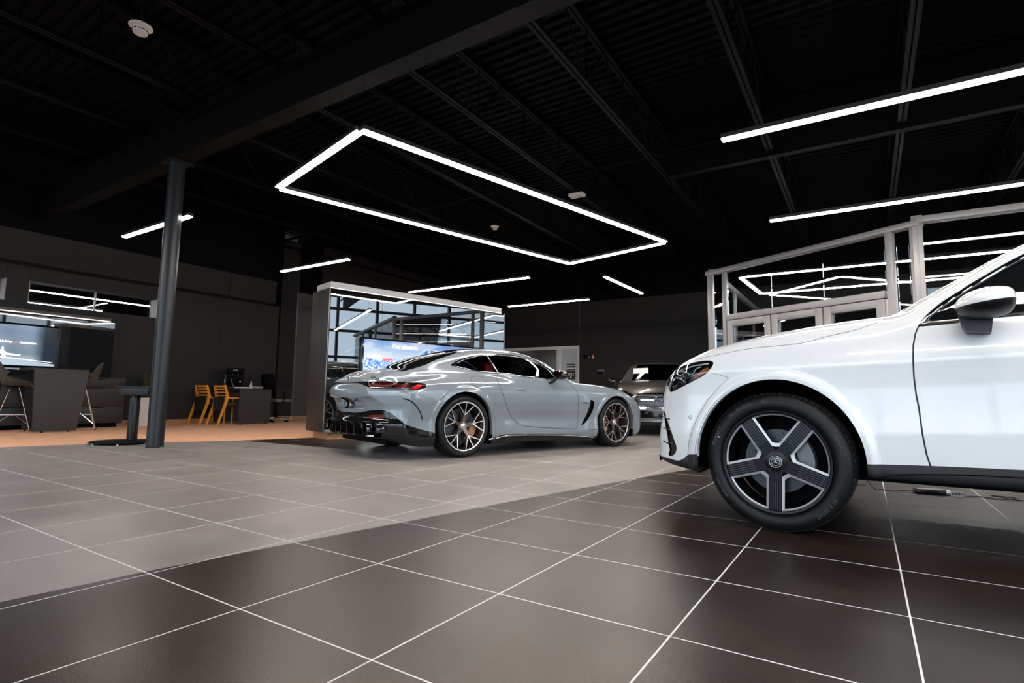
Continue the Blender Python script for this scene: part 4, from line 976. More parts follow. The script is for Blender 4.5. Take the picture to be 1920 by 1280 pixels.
        grid_surf(bm, [[(s_ + (0 if q else .01), -y * tt_, z_ - (0 if q else .0)) for s_, z_ in pr] for q, tt_ in ((1, 1.0), (0, .90))], close=True)
        va = [v for v in bm.verts]; bm.faces.new(va[:6][::-1]); bm.faces.new(va[6:]); obj('mirror_stalk', bm, M_plastic, mr, bevel=.012)
        bm = bmesh.new(); lathe(bm, [(0, .003), (.006, .003), (.009, .002), (.010, 0)], 16, M=frame_M((.895, -y * 1.13, 1.118), (1, 0, .2), (0, .3, 1))); obj('mirror_camera', bm, M_plastic, mr)
    # door handles
    for y in (-1, 1):
        for s0 in (1.42, 2.42):
            bm = bmesh.new(); z_ = .955 + ZD * (s0 - 1); tube(bm, [(s0 - .11, y * .905, z_), (s0 - .10, y * .935, z_), (s0 + .10, y * .935, z_ + .005), (s0 + .11, y * .905, z_ + .005)], .014, 8); obj('door_handle', bm, paint, root, smooth=50)
    # cabin: seats, dash
    for y in (-.37, .37):
        bm = bx(1.55, 2.05, y - .25, y + .25, .45, .62); obj('seat', bm, M_inner, root, bevel=.05)
        bm = bmesh.new(); box(bm, (2.12, y, .90), (.16, .48, .66), M=Matrix.Rotation(0, 4, 'Y')); obj('seat_back', bm, M_inner, root, bevel=.06); obj('headrest', bx(2.10, 2.20, y - .13, y + .13, 1.26, 1.42), M_inner, root, bevel=.04)
    bm = bx(.75, 1.15, -.78, .78, .70, 1.06); obj('dashboard', bm, M_inner, root, bevel=.06)
    bm = bmesh.new(); tube(bm, [(1.30 + .06 * math.sin(a), -.37 + .18 * math.cos(a), .98 + .17 * math.sin(a)) for a in np.linspace(0, 2 * PI, 24, endpoint=False)], .014, 6, closed=True); obj('steering_wheel', bm, M_inner, root)
    # wheels
    ph = [-92, -60, -20, -75]
    for i, (sa, y) in enumerate(((0, -1), (0, 1), (WB, -1), (WB, 1))):
        wh = wheel_five_spoke(root, phase=ph[i] if y < 0 else 180 - ph[i], detail=(i == 0)) if i == 0 else copy_tree(root['_w'], root)
        if i == 0: first = wh; root['_w'] = wh
        place_wheel(wh, sa, y * .905, .3705, y, (-5.0 if sa == 0 else 0))
    del root['_w']
    return k
# ================================================================= SILVER COUPE (axes: s forward from the rear axle, near side at y = -t)
M_silver = mat('pale_grey_gloss_paint', (.215, .242, .262), .14, coat=.8, noise=.01, nscale=4)
_gP = sp([(-1.3, .86), (-1.0, .915), (-.8, .948), (-.5, .975), (-.2, .988), (.1, .990), (.45, .972), (.8, .942), (1.2, .925), (1.7, .930), (2.2, .952), (2.7, .970), (3.05, .962), (3.3, .935), (3.6, .88), (3.9, .8)])
_gD = sp([(0, .10), (.12, .06), (.18, .035), (.25, .016), (.33, .022), (.42, .028), (.55, .010), (.64, .0), (.72, .004), (.80, .018), (.87, .045), (.93, .078), (1.0, .13), (1.2, .35)])
_gZh = sp([(-1.3, .72), (-1.05, .785), (-.9, .82), (-.6, .872), (-.3, .915), (0, .938), (.35, .952), (.7, .962), (1.2, .955), (1.6, .945), (1.823, .935), (2.04, .918), (2.3, .902), (2.566, .880), (2.773, .854), (2.914, .825), (3.13, .745), (3.33, .64), (3.5, .53), (3.9, .3)])   # height over the fenders
_gZc = sp([(-1.3, .80), (-1.0, .860), (-.93, .880), (-.85, .925), (-.78, .940), (-.7, .945), (-.6, .93), (-.3, .90), (.5, .90), (1.2, .93), (1.5, .95), (2.0, .965), (2.4, .93), (2.8, .88), (3.1, .81), (3.4, .70), (3.6, .62), (3.9, .5)])       # height on the centre line
_gSR = sp([(.1, -.86), (.20, -.95), (.28, -1.0), (.37, -1.035), (.46, -1.005), (.55, -1.0), (.62, -1.012), (.70, -1.018), (.75, -1.01), (.79, -.975), (.82, -.945), (.86, -.925), (.95, -.86), (1.1, -.7)])
_gSF = sp([(.1, 3.50), (.2, 3.60), (.35, 3.655), (.5, 3.66), (.6, 3.64), (.7, 3.58), (.8, 3.48), (1.0, 3.2)])
_gR = sp([(-1.2, .86), (-.95, .910), (-.805, .952), (-.6, 1.018), (-.38, 1.106), (-.146, 1.190), (.183, 1.275), (.47, 1.332), (.7, 1.352), (.95, 1.358), (1.15, 1.352), (1.35, 1.325), (1.55, 1.270), (1.8, 1.155), (2.15, .965), (2.6, .72)])
_gCP = sp([(-1.2, .50), (-.9, .56), (-.6, .64), (-.3, .715), (0, .775), (.35, .820), (.8, .850), (1.3, .855), (1.7, .835), (2.1, .78), (2.6, .6)])
def gt_F(s, t, z):
    s, t, z = np.broadcast_arrays(s, t, z); t = np.abs(t)
    W = _gP(s) - _gD(z)
    W = W - .020 * np.exp(-((s - 1.25) / .55) ** 2) * np.exp(-((z - .42) / .10) ** 2)      # hollow of the door
    for sa, r0 in ((0.0, .425), (2.7, .405)):
        rho = np.sqrt((s - sa) ** 2 + np.where(z > .355, z - .355, .3 * (.355 - z)) ** 2); W = W + .012 * sstep(r0 + .05, r0 + .015, rho)
    side = t - W
    u = sstep(.38, .80, t); zt = _gZc(s) * (1 - u) + _gZh(s) * u - .10 * np.maximum(t - .8, 0) ** 2 / .04 * .2
    top = (z - zt) * .96; rear = (_gSR(z) + .286 * t * t - s) * .90; front = (s - (_gSF(z) - .24 * t * t)) * .93
    low = smax(side, top, .12); low = smax(low, front, .22); low = smax(low, rear, .055); low = smax(low, .135 + .10 * sstep(-.5, -1.0, s) + .03 * sstep(3.1, 3.5, s) - z, .04)
    # recess round the number plate, pocket of the side air curtain, vent behind the front wheel
    rp = np.maximum(t - .42 + (np.abs(z - .60) * 1.2), np.abs(z - .60) - .065); low = low + .045 * sstep(.0, -.05, rp) * (s < -.7)
    cp = (t - (_gCP(s) - .70 * np.maximum(z - .97, 0) - .35 * np.maximum(z - .97, 0) ** 2)) * .82
    rf = (z - (_gR(s) - .070 * (t / .6) ** 2)) * .90
    cab = smax(cp, rf, .13); cab = smax(cab, .70 - z, .02); cab = smax(cab, -1.0 - s, .02)
    kk = .16 - .115 * sstep(-.2, .6, s)
    a = low; b = cab; h = np.maximum(kk - np.abs(a - b), 0) / kk
    return np.minimum(a, b) - h * h * kk * .25
GT_EYE = (-3.6441, 6.2127, .6961); GT_T = .96
GT_DLO=[(-0.207,1.047),(-0.202,1.063),(-0.116,1.109),(-0.008,1.147),(0.150,1.186),(0.298,1.202),(0.485,1.220),(0.661,1.224),(0.843,1.211),(1.051,1.169),(1.219,1.127),(1.340,1.073),(1.442,1.008),(1.448,0.935),(1.409,0.930),(1.189,0.943),(0.874,0.955),(0.666,0.979),(0.482,0.982),(0.362,0.984),(0.156,0.992),(-0.004,1.013),(-0.113,1.029),(-0.190,1.041)]
GT_GLASS=[(-0.141,1.053),(-0.115,1.077),(-0.007,1.121),(0.151,1.166),(0.299,1.184),(0.485,1.200),(0.661,1.203),(0.844,1.190),(1.033,1.143),(1.197,1.100),(1.318,1.045),(1.404,0.983),(1.397,0.942),(1.189,0.952),(0.874,0.968),(0.666,0.988),(0.482,0.992),(0.362,0.995),(0.155,1.005),(-0.005,1.024),(-0.114,1.041)]
GT_DOOR=[(0.469,0.985),(0.459,0.931),(0.475,0.884),(0.511,0.817),(0.557,0.730),(0.602,0.636),(0.645,0.540),(0.703,0.452),(0.786,0.383),(0.877,0.345),(1.0,.330),(1.197,0.313),(1.835,0.279),(1.870,0.306),(1.878,0.422),(1.896,0.555),(1.889,0.722),(1.870,0.772),(1.840,0.809),(1.732,0.885),(1.673,0.930),(1.45,.95),(1.42,1.0),(1.30,1.09),(1.05,1.185),(.66,1.232),(.32,1.21),(.49,.98)]
GT_FUEL=[(0.070,0.917),(0.079,0.878),(0.120,0.827),(0.177,0.800),(0.242,0.798),(0.291,0.825),(0.298,0.872),(.26,.92),(.17,.94)]
GT_VENT=[(2.130,0.669),(2.175,0.672),(2.207,0.653),(2.213,0.614),(2.188,0.537),(2.112,0.436),(2.037,0.365),(1.951,0.325),(1.982,0.378),(2.062,0.487),(2.112,0.580),(2.137,0.631)]
GT_TAIL=[(-1.60,0.822),(-1.456,0.824),(-1.370,0.827),(-1.275,0.830),(-1.130,0.838),(-0.941,0.840),(-0.744,0.842),(-0.636,0.839),(-0.552,0.832),(-0.527,0.820),(-0.522,0.805),(-0.537,0.783),(-0.578,0.768),(-0.633,0.761),(-0.808,0.761),(-1.002,0.761),(-1.151,0.761),(-1.188,0.771),(-1.219,0.783),(-1.292,0.807),(-1.346,0.815),(-1.456,0.812),(-1.60,.810)]
GT_RED1=[(-1.196,0.802),(-1.129,0.821),(-1.068,0.827),(-0.934,0.827),(-0.931,0.783),(-1.034,0.779),(-1.152,0.777),(-1.177,0.784)]
GT_RED2=[(-0.908,0.819),(-0.810,0.821),(-0.717,0.818),(-0.729,0.782),(-0.900,0.780)]
GT_RED3=[(-0.715,0.770),(-0.675,0.789),(-0.635,0.820),(-0.594,0.821),(-0.572,0.804),(-0.606,0.779),(-0.647,0.769)]
GT_BACK=[(-1.067,0.969),(-0.980,1.003),(-0.885,1.046),(-0.687,1.102),(-0.394,1.187),(-0.315,1.208),(-0.127,1.227),(-0.018,1.221),(-0.239,1.162),(-0.527,1.059),(-0.650,1.028),(-0.817,0.993),(-0.876,0.981)]
GT_BUMPVENT=[(-0.857,0.676),(-0.771,0.657),(-0.702,0.622),(-0.639,0.574),(-0.596,0.520),(-0.559,0.442),(-0.565,0.412),(-0.619,0.401),(-0.728,0.421),(-0.809,0.469),(-.86,.56)]
GT_SLIT=[(-0.723,0.639),(-0.668,0.607),(-0.618,0.556),(-0.582,0.502),(-0.555,0.435),(-0.580,0.454),(-0.618,0.518),(-0.672,0.588)]
GT_BLACK=[(-1.75,.55),(-1.545,0.563),(-1.470,0.536),(-1.343,0.519),(-1.238,0.529),(-1.166,0.540),(-1.055,0.545),(-0.992,0.534),(-0.927,0.505),(-0.861,0.458),(-0.760,0.392),(-0.658,0.357),(-0.438,0.301),(-0.25,.27),(-.25,.05),(-1.75,.05)]
GT_REFL=[(-1.205,0.481),(-1.176,0.492),(-1.115,0.496),(-1.016,0.491),(-1.009,0.479),(-1.021,0.468),(-1.175,0.470)]
GT_SKIRT=[(0.340,0.194),(0.465,0.216),(0.550,0.240),(0.637,0.245),(1.066,0.235),(1.529,0.217),(1.879,0.198),(2.063,0.171),(2.300,0.150),(2.3,0.05),(.3,.05)]
def build_gt(root):
    paint = M_silver
    k = Skin(gt_F, (-1.2, -.03, .10), (3.75, 1.05, 1.42), .0165, GT_EYE, GT_T)
    def arch(sa, r): return lambda V, q: np.maximum(np.sqrt((V[:, 0] - sa) ** 2 + np.maximum(V[:, 2] - .352, 0) ** 2) - r, .45 - V[:, 1])
    for sa, r in ((0.0, .402), (2.7, .388)): k.region('wheel_opening', arch(sa, r))
    k.drop('wheel_opening')
    S = lambda poly: (lambda V, q: poly_sd(q, smooth_poly(poly, 5))); R_ = lambda poly: (lambda V, q: poly_sd(q, poly))
    N_ = lambda f, lim=.5: (lambda V, q: np.maximum(f(V, q), lim - V[:, 1]))
    back = lambda f: (lambda V, q: np.maximum(f(V, q), V[:, 0] + .25))
    body = ['body']
    k.region('window_surround', N_(S(GT_DLO), .4)); k.region('side_glass', N_(S(GT_GLASS), .4), only=['window_surround'])
    bp = lambda V, q: np.maximum(np.abs((q[:, 0] - .302) * .777 + (q[:, 1] - 1.202) * .63) - .012, .4 - V[:, 1]); k.region('window_surround', bp, only=['side_glass'])
    wsf = lambda V, q: np.maximum.reduce([V[:, 1] - np.interp(V[:, 0], [1.2, 1.5, 1.9, 2.2], [.52, .60, .68, .72]), 1.36 - V[:, 0], V[:, 0] - 2.16 + .12 * V[:, 1] ** 2, .95 - V[:, 2]])
    k.region('windscreen', wsf, only=body)
    blf = lambda V, q: np.maximum.reduce([V[:, 1] - np.interp(V[:, 0], [-.95, -.7, -.3, .1, .45], [.50, .56, .56, .48, .30]), V[:, 0] - .42, -.69 - V[:, 0] + .12 * V[:, 1], .9 - V[:, 2]])
    k.region('backlight', blf, only=body)
    k.region('backlight_frame', lambda V, q: np.abs(blf(V, q) + .06) - .0035, only=['backlight'])
    k.region('tail_light', back(S(GT_TAIL)), only=body)
    for p_ in (GT_RED1, GT_RED2): k.region('tail_red', back(R_(p_)), only=['tail_light'])
    k.region('tail_bright', back(R_(GT_RED3)), only=['tail_light'])
    k.region('diffuser', back(S(GT_BLACK)) if False else back(R_(smooth_poly(GT_BLACK, 4, corners=(0, 13, 14, 15)))), only=body)
    k.region('underside', lambda V, q: V[:, 2] - .165, only=body)
    k.region('side_skirt', N_(R_(GT_SKIRT), .6), only=['body', 'underside'])
    k.region('reflector', back(S(GT_REFL)), only=['diffuser']); pass
    k.region('side_vent', N_(S(GT_VENT), .7), only=body)
    pb = lambda V, q: np.maximum.reduce([V[:, 1] - .11 + .03 * (V[:, 2] - .6), np.abs(V[:, 2] - .60) - .065, V[:, 0] + .7]); k.region('plate_panel', pb, only=['body', 'diffuser'])
    k.region('front_grille', lambda V, q: np.maximum.reduce([V[:, 1] - .55 + (V[:, 2] - .4) * .5, np.abs(V[:, 2] - .42) - .14, 3.3 - V[:, 0]]), only=body)
    k.region('headlight', lambda V, q: np.maximum.reduce([np.abs(V[:, 1] - .68) - .13, np.abs(V[:, 2] - .66 - .25 * (V[:, 1] - .68)) - .045, 3.1 - V[:, 0]]), only=body)
    k.seam(N_(R_(GT_DOOR), .6), .0035, only=body); k.seam(N_(S(GT_FUEL), .6), .002, only=body)
    k.seam(N_(lambda V, q: np.maximum.reduce([np.abs(q[:, 1] - .262 + .014 * (q[:, 0] - 2)) - .001, 1.87 - q[:, 0], q[:, 0] - 2.3]), .6), .002, only=body)
    lid = lambda V, q: np.maximum.reduce([V[:, 1] - np.interp(V[:, 0], [-1.0, -.86, -.6, -.3, .1, .5], [.60, .62, .655, .665, .62, .52]), V[:, 0] - .47, .83 - V[:, 2]])
    k.seam(lid, .0025, only=body)
    spo = lambda V, q: np.maximum.reduce([V[:, 1] - .60, V[:, 0] + .888 - .12 * V[:, 1], .84 - V[:, 2]]); k.seam(spo, .0022, only=body)
    hoodf = lambda V, q: np.maximum.reduce([V[:, 1] - np.interp(V[:, 0], [1.9, 2.4, 3.2], [.80, .80, .62]), 1.98 - V[:, 0], V[:, 0] - 3.3, .6 - V[:, 2]]); k.seam(hoodf, .0025, only=body)
    k.region('door', N_(R_(GT_DOOR), .6), only=body); k.region('hood', hoodf, only=body); k.region('spoiler', spo, only=body); k.region('boot_lid', lid, only=body); k.region('fuel_flap', N_(S(GT_FUEL), .6), only=body)
    M_sg = glass('coupe_glass', (.46, .48, .49), .012); M_tl = mat('tail_lamp_black', (.008, .003, .003), .12, spec=.12, rnoise=.02, nscale=30)
    for lb, m_, pr, off in (('body', paint, 0, 0), ('door', paint, 1, 0), ('hood', paint, 0, 0), ('spoiler', paint, 0, .0), ('boot_lid', paint, 0, 0), ('window_surround', M_gloss, 1, -.002), ('side_glass', M_sg, 1, -.007), ('windscreen', M_wind, 0, -.003),
                            ('backlight', M_dglass, 0, -.003), ('backlight_frame', M_chrome, 0, -.001), ('diffuser', M_gloss, 0, 0), ('underside', M_black, 0, 0), ('side_skirt', M_gloss, 1, .004), ('air_slit', M_black, 1, -.012), ('side_vent', M_black, 1, -.025),
                            ('plate_panel', M_gloss, 0, -.01), ('front_grille', M_gloss, 0, -.02), ('headlight', M_lampblk, 1, 0), ('panel_gap', M_gap, 0, -.004), ('fuel_flap', paint, 1, 0)):
        for o_ in k.emit(lb, m_, root, pair=bool(pr), off=off):
            if lb == 'panel_gap': o_['kind'] = 'stuff'
    tl = k.emit('tail_light', M_tl, root, pair=False, off=-.004)[0]
    k.emit('tail_red', mat('tail_lamp_red', (.05, .0012, .002), .25, spec=.05, rnoise=.03, nscale=60), tl, name='red_element', off=-.002); k.emit('tail_bright', mat('tail_lamp_bright_red', (.55, .010, .007), .2, spec=.15, rnoise=.03, nscale=60), tl, name='bright_red_corner', off=-.002)
    k.emit('reflector', mat('red_reflector', (.14, .005, .005), .2, coat=.4, rnoise=.04, nscale=60), root, pair=True, off=.001)
    t = k.tri[np.isin(k.lab, [k.names.index(n) for n in ('body', 'door', 'hood', 'boot_lid', 'spoiler', 'diffuser', 'panel_gap')])]
    emit_tris('inner_shell', k.V - k.N * .009, -k.N, t[:, ::-1], M_inner, root)
    obj('underbody', bx(-.8, 3.3, -.60, .60, .15, .24), M_black, root); obj('cabin_floor', bx(.2, 2.2, -.80, .80, .16, .30), M_black, root)
    for sa, r in ((0.0, .412), (2.7, .398)):
        for y in (-1, 1):
            bm = bmesh.new(); rows = [[(sa + r * math.cos(PI * i / 24), y * tt, .16 if i in (0, 24) else .352 + r * math.sin(PI * i / 24)) for i in range(25)] for tt in (.955, .50)]
            grid_surf(bm, rows); V_ = [bm.verts.new(p) for p in rows[1]]; bm.faces.new(V_); obj('wheel_arch_liner', bm, M_black, root)
            bm = bmesh.new(); r1, r2 = [], []
            for i in range(33):
                a = PI * (i / 32) * 1.16 - .25; p = (sa + (r - .010) * math.cos(a), .352 + (r - .010) * math.sin(a)); c_ = np.linspace(.80, 1.02, 80); f = gt_F(np.full(80, p[0]), c_, np.full(80, p[1])); i0 = np.argmax(f > 0); tt = (c_[i0] if f[i0] > 0 else .95) - .003
                if a < 0 or a > PI: p = (sa + (r - .010) * (1 if a < 0 else -1), .352 - abs(a if a < 0 else a - PI) * .4)
                r1.append((p[0], y * tt, p[1])); r2.append((p[0], y * (tt - .045), p[1]))
            grid_surf(bm, [r1, r2]); obj('arch_flange', bm, paint, root, smooth=60)
    def strip(pts, r, m_, par, name, off=.0, both=True, n=5):
        P = []
        for q in smooth_poly(pts, n, closed=False):
            p, nn = k.ray(q, 1.6)
            if p is not None: p = p + nn * off; P.append((p[0], -p[1], p[2]))
        if len(P) < 2: return None
        bm = bmesh.new(); tube(bm, P, r, 6); o = obj(name, bm, m_, par, smooth=60)
        if both: mirror_obj(o, par)
        return o
    strip([(1.397,0.940),(1.189,0.950),(0.874,0.965),(0.666,0.984),(0.482,0.989),(0.362,0.992),(0.156,1.0),(-0.004,1.020),(-0.113,1.037),(-.165,1.049),(-.15,1.068),(-0.09,1.095),(0.0,1.130),(0.150,1.173),(0.298,1.192),(.485,1.209),(.661,1.212),(.843,1.199),(1.04,1.156),(1.2,1.112),(1.32,1.058),(1.41,.99)], .0038, M_chrome, root, 'window_chrome')
    strip([(.303, 1.200), (.350, 1.141), (.429, 1.051), (.488, .98)], .005, M_chrome, root, 'pillar_trim', .001)
    sl = strip([(-.80, .664), (-0.723,.645), (-0.668,.612), (-0.618,.560), (-0.582,.505), (-0.560,.442)], .0075, M_black, root, 'air_slit', -.003)
    strip([(-1.18, .774), (-1.0, .7715), (-.8, .7725), (-.74, .7735)], .0035, M_chrome, root, 'lamp_chrome_line', .001)
    strip([(0.360, .192), (0.47, .205), (.60, .226), (.9, .228), (1.4, .212), (1.85, .188), (2.2, .158)], .008, M_chrome, root, 'skirt_chrome', .002)
    # door handle, lettering, star on the tail
    def on_skin(q): p, nn = k.ray(q, 1.6); z_ = Vector((nn[0], -nn[1], nn[2])); return Vector((p[0], -p[1], p[2])), z_
    hp, hn = on_skin((.82, .796)); M = frame_M(hp + hn * .002, (1, 0, -.05), (0, 0, 1)); bm = bmesh.new(); box(bm, (0, 0, 0), (.215, .034, .012), M=M); o = obj('door_handle', bm, paint, root, bevel=.005); mirror_obj(o, root)
    def badge(name, s, q, size, m_, dirx, par=root):
        p, n = on_skin(q); up = Vector((0, 0, 1)); x = Vector(dirx); x = (x - n * x.dot(n)).normalized(); y = n.cross(x); M = frame_M(p + n * .002, x, y); return text_obj(name, s, m_, par, M, size=size, depth=.002, bold=.0006)
    M_bdg = mat('dark_badge', (.012, .012, .013), .5, rnoise=.05, nscale=60)
    badge('model_badge', 'GT 63', (-1.135, .868), .052, M_bdg, (0, -1, 0)); badge('side_badge', 'V8 BITURBO', (2.05, .632), .022, M_bdg, (1, 0, 0))
    zz = .885; ss = float(_gSR(np.array([zz]))[0]); bm = star_bm(.040, .003)
    c_ = np.linspace(-1.1, -.7, 200); f = gt_F(c_, np.zeros(200), np.full(200, zz)); s0 = c_[np.argmax(f < 0)]; g = grad(gt_F, np.array([[s0, .0, zz]]))[0]; nrm = Vector((g[0], 0, g[2])).normalized()
    bmesh.ops.transform(bm, matrix=frame_M(Vector((s0, 0, zz)) + nrm * .003, (0, -1, 0), nrm.cross(Vector((0, -1, 0)))), verts=bm.verts); obj('star_emblem', bm, M_chrome, root)
    f = gt_F(c_, np.zeros(200), np.full(200, .575)); s1 = c_[np.argmax(f < 0)]
    bm = star_bm(.036, .003); bmesh.ops.transform(bm, matrix=frame_M((s1 - .008, 0, .572), (0, -1, 0), (0, 0, 1)), verts=bm.verts); obj('rear_camera_star', bm, M_chrome, root)
    # diffuser fins and tailpipes
    for y in (-.46, -.31, -.16, 0, .16, .31, .46):
        bm = bmesh.new(); s_ = -1.045 + .286 * y * y; bx(s_ - .035, s_ + .10, y - .006, y + .006, .245, .40, bm); obj('diffuser_fin', bm, M_gloss, root)
    bm = bmesh.new(); rows = []
    for y in np.linspace(-.62, .62, 25): s_ = -1.035 + .286 * y * y; rows.append([(s_ - .03, y, .262), (s_ + .05, y, .255), (s_ + .05, y, .235), (s_ - .035, y, .245)])
    grid_surf(bm, rows, close=True); obj('diffuser_lip', bm, M_gloss, root, smooth=40)
    for sd in (-1, 1):
        ex = bpy.data.objects.new('exhaust', None); link(ex, root)
        for yy in (.49, .635):
            s_ = -1.045 + .286 * yy * yy; w_ = .062; outer = [(-w_ - .0, .052), (w_ - .012, .046), (w_ + .016, -.050), (-w_ + .028, -.050)]
            def loop(sc_, dx): return [(s_ + dx, sd * (yy + y * sc_ + .286 * 0), .345 + z_ * sc_) for y, z_ in smooth_poly(outer, 4)]
            bm = bmesh.new(); grid_surf(bm, [loop(1.0, .06), loop(1.0, -.035), loop(.96, -.042), loop(.90, -.038), loop(.88, .10)], close=True); obj('tailpipe', bm, mat('dark_chrome', (.10, .10, .105), .16, metal=1, rnoise=.04, nscale=50), ex, smooth=40)
            bm = bmesh.new(); v = [bm.verts.new(p) for p in loop(.88, .09)]; bm.faces.new(v); obj('pipe_bore', bm, M_black, ex)
    # door mirrors
    for sd in (-1, 1):
        mr = bpy.data.objects.new('door_mirror', None); link(mr, root)
        bm = bmesh.new(); r = bmesh.ops.create_icosphere(bm, subdivisions=4, radius=1)
        for v in bm.verts:
            x, y, z_ = v.co; x = max(x, -.55); v.co = (x * .085 + 1.50, sd * (1.005 + y * .115), 1.005 + z_ * .062 + .02 * y * (1 if sd > 0 else -1))
        bmesh.ops.recalc_face_normals(bm, faces=bm.faces); obj('mirror_housing', bm, M_gloss, mr, smooth=50)
        bm = bmesh.new(); tube(bm, [(1.47, sd * .97, .97), (1.45, sd * .91, .915), (1.43, sd * .86, .905)], .026, 8); obj('mirror_stalk', bm, M_gloss, mr, smooth=60)
        bm = bmesh.new(); lathe(bm, [(0, 0), (.045, 0), (.047, .004)], 20, M=frame_M((1.448, sd * 1.005, 1.008), (0, 1, 0), (0, 0, 1)) @ Matrix.Diagonal((1.7, .9, 1, 1))); obj('mirror_glass', bm, M_chrome, mr)
    # cabin
    M_red = mat('red_leather', (.55, .025, .03), .45, noise=.1, nscale=30); M_tan = mat('tan_leather', (.55, .24, .08), .5, noise=.1, nscale=30)
    for y in (-.38, .38):
        bm = bx(.95, 1.45, y - .24, y + .24, .30, .45); obj('seat', bm, M_red, root, bevel=.05)
        bm = bmesh.new(); prism(bm, smooth_poly([(-.24, 0), (-.26, .35), (-.20, .58), (-.10, .66), (-.09, .80), (.09, .80), (.10, .66), (.20, .58), (.26, .35), (.24, 0)], 3), -.07, .07, M=Matrix.Translation((.93, y, .38)) @ Matrix.Rotation(-.30, 4, 'Y') @ Matrix(((0, 0, 1, 0), (1, 0, 0, 0), (0, 1, 0, 0), (0, 0, 0, 1)))); obj('seat_back', bm, M_red, root, bevel=.03)
    obj('dashboard', bx(1.62, 2.0, -.70, .70, .60, .86), M_inner, root, bevel=.06)
    bm = bmesh.new(); tube(bm, [(1.35 + .05 * math.sin(a), .38 + .17 * math.cos(a), .83 + .16 * math.sin(a)) for a in np.linspace(0, 2 * PI, 24, endpoint=False)], .014, 6, closed=True); obj('steering_wheel', bm, M_inner, root)
    obj('rear_shelf', bx(-.75, .22, -.55, .55, .80, .86), M_inner, root)
    obj('cabin_mirror', bx(1.50, 1.53, -.11, .11, 1.13, 1.19), M_inner, root, bevel=.012)
    wh = None
    for i, (sa, y) in enumerate(((0, -1), (2.7, -1), (0, 1), (2.7, 1))):
        if i == 0: wh = w_ = wheel_cross_spoke(root, cal=-28, phase=84)
        elif i == 1: w_ = wheel_cross_spoke(root, cal=185, phase=107, W=.28)
        else: w_ = copy_tree(wh, root)
        place_wheel(w_, sa, y * (.968 if sa == 0 else .952), .356, y, 0)
    return k
# ================================================================= CARS IN PLACE
M_pwhite = mat('polar_white_paint', (.79, .795, .795), .18, coat=.5, noise=.01, nscale=4)
M_pgrey = mat('mountain_grey_metallic_paint', (.125, .112, .104), .30, metal=.55, coat=1.0, noise=.02, nscale=6)
suv = thing('suv', 'white sport utility car in side view at the right, nose pointing left', 'car', (-.43, 4.21, 0), 0.0)
suv_skin = build_suv(suv, M_pwhite)
coupe = thing('coupe', 'silver grey two-door coupe with red tail lamps and bronze wheels', 'car', (-4.820, 5.352, 0), math.radians(72.4))
gt_skin = build_gt(coupe)
def repaint(root, a, b):
    """copy of a car in another colour (meshes of painted parts get their own material slot)"""
    done = {}
    def walk(o):
        if o.type == 'MESH' and any(m == a for m in o.data.materials):
            if o.data not in done:
                me = o.data.copy(); me.materials[0] = b; done[o.data] = me
            o.data = done[o.data]
        for c in o.children: walk(c)
    walk(root)
grey = copy_tree(suv); tag(grey, 'dark grey car facing the camera beyond the silver coupe', 'car')
repaint(grey, M_pwhite, M_pgrey)
GX, GY = -3.55, 11.065; SA, SB, SC = .56, .22, .40
gs = .95; th = math.radians(109.0)
grey.rotation_euler = (0, 0, th); grey.scale = (gs, gs, gs)
grey.location = (GX, GY, 0)
def walk_named(o, nm, m):
    if o.type == 'MESH' and o.name.split('.')[0] == nm:
        me = o.data.copy(); me.materials[0] = m; o.data = me
    for c in o.children: walk_named(c, nm, m)
walk_named(grey, 'mirror_cap', M_gloss)
# lamp reflection on the grey car's windscreen, modelled as a white sheet
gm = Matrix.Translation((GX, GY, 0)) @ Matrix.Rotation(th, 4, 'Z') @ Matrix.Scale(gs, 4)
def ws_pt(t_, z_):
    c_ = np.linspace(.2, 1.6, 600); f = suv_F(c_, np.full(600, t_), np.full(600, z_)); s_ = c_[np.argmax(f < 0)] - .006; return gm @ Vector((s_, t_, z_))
ps_ = thing('windscreen_reflection', 'lamp reflection modelled as a white sheet with a slanted strip on the windscreen of the grey car', 'sheet', tuple(ws_pt(.3, 1.40)))
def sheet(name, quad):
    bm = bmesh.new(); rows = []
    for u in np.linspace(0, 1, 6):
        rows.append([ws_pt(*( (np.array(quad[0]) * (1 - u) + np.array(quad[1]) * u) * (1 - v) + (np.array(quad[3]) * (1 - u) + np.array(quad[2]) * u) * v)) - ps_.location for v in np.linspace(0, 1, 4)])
    grid_surf(bm, rows); solidify(bm, .002); return obj(name, bm, mat('reflection_white', (.8, .8, .79), .6, noise=.02), ps_)
sheet('reflection_panel', [(SA, 1.455), (SB, 1.47), (SB, 1.335), (SA, 1.325)])
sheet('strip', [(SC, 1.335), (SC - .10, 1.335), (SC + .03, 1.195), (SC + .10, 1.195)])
# ================================================================= GLASS DISPLAY WALL (free-standing) WITH SCREEN
kd = Vector((.257, .966, 0)).normalized(); kang = math.atan2(kd.y, kd.x)     # local x runs along the front to the right, local -y faces the room
M_mirror = mat('black_mirror_glass', (.006, .0065, .007), .006, rnoise=.002, nscale=3, ior=2.25)
kio = thing('display_wall', 'free-standing dark display wall with mirror glass front and pale cap behind the silver coupe', 'display wall', (-7.0, 5.55, 0), kang)
L = 3.66; D = .67
obj('end_panel', bx(0, .02, 0, D, .115, 2.363), M_char, kio, bevel=.002); obj('end_panel', bx(L - .02, L, 0, D, .115, 2.363), M_char, kio, bevel=.002)
obj('core', bx(.02, L - .02, .02, D, .115, 2.363), M_black, kio)
for k in range(4):
    a = .02 + (L - .04) / 4 * k; obj('glass_panel', bx(a + .002, a + (L - .04) / 4 - .002, 0, .012, .16, 2.363), M_mirror, kio)
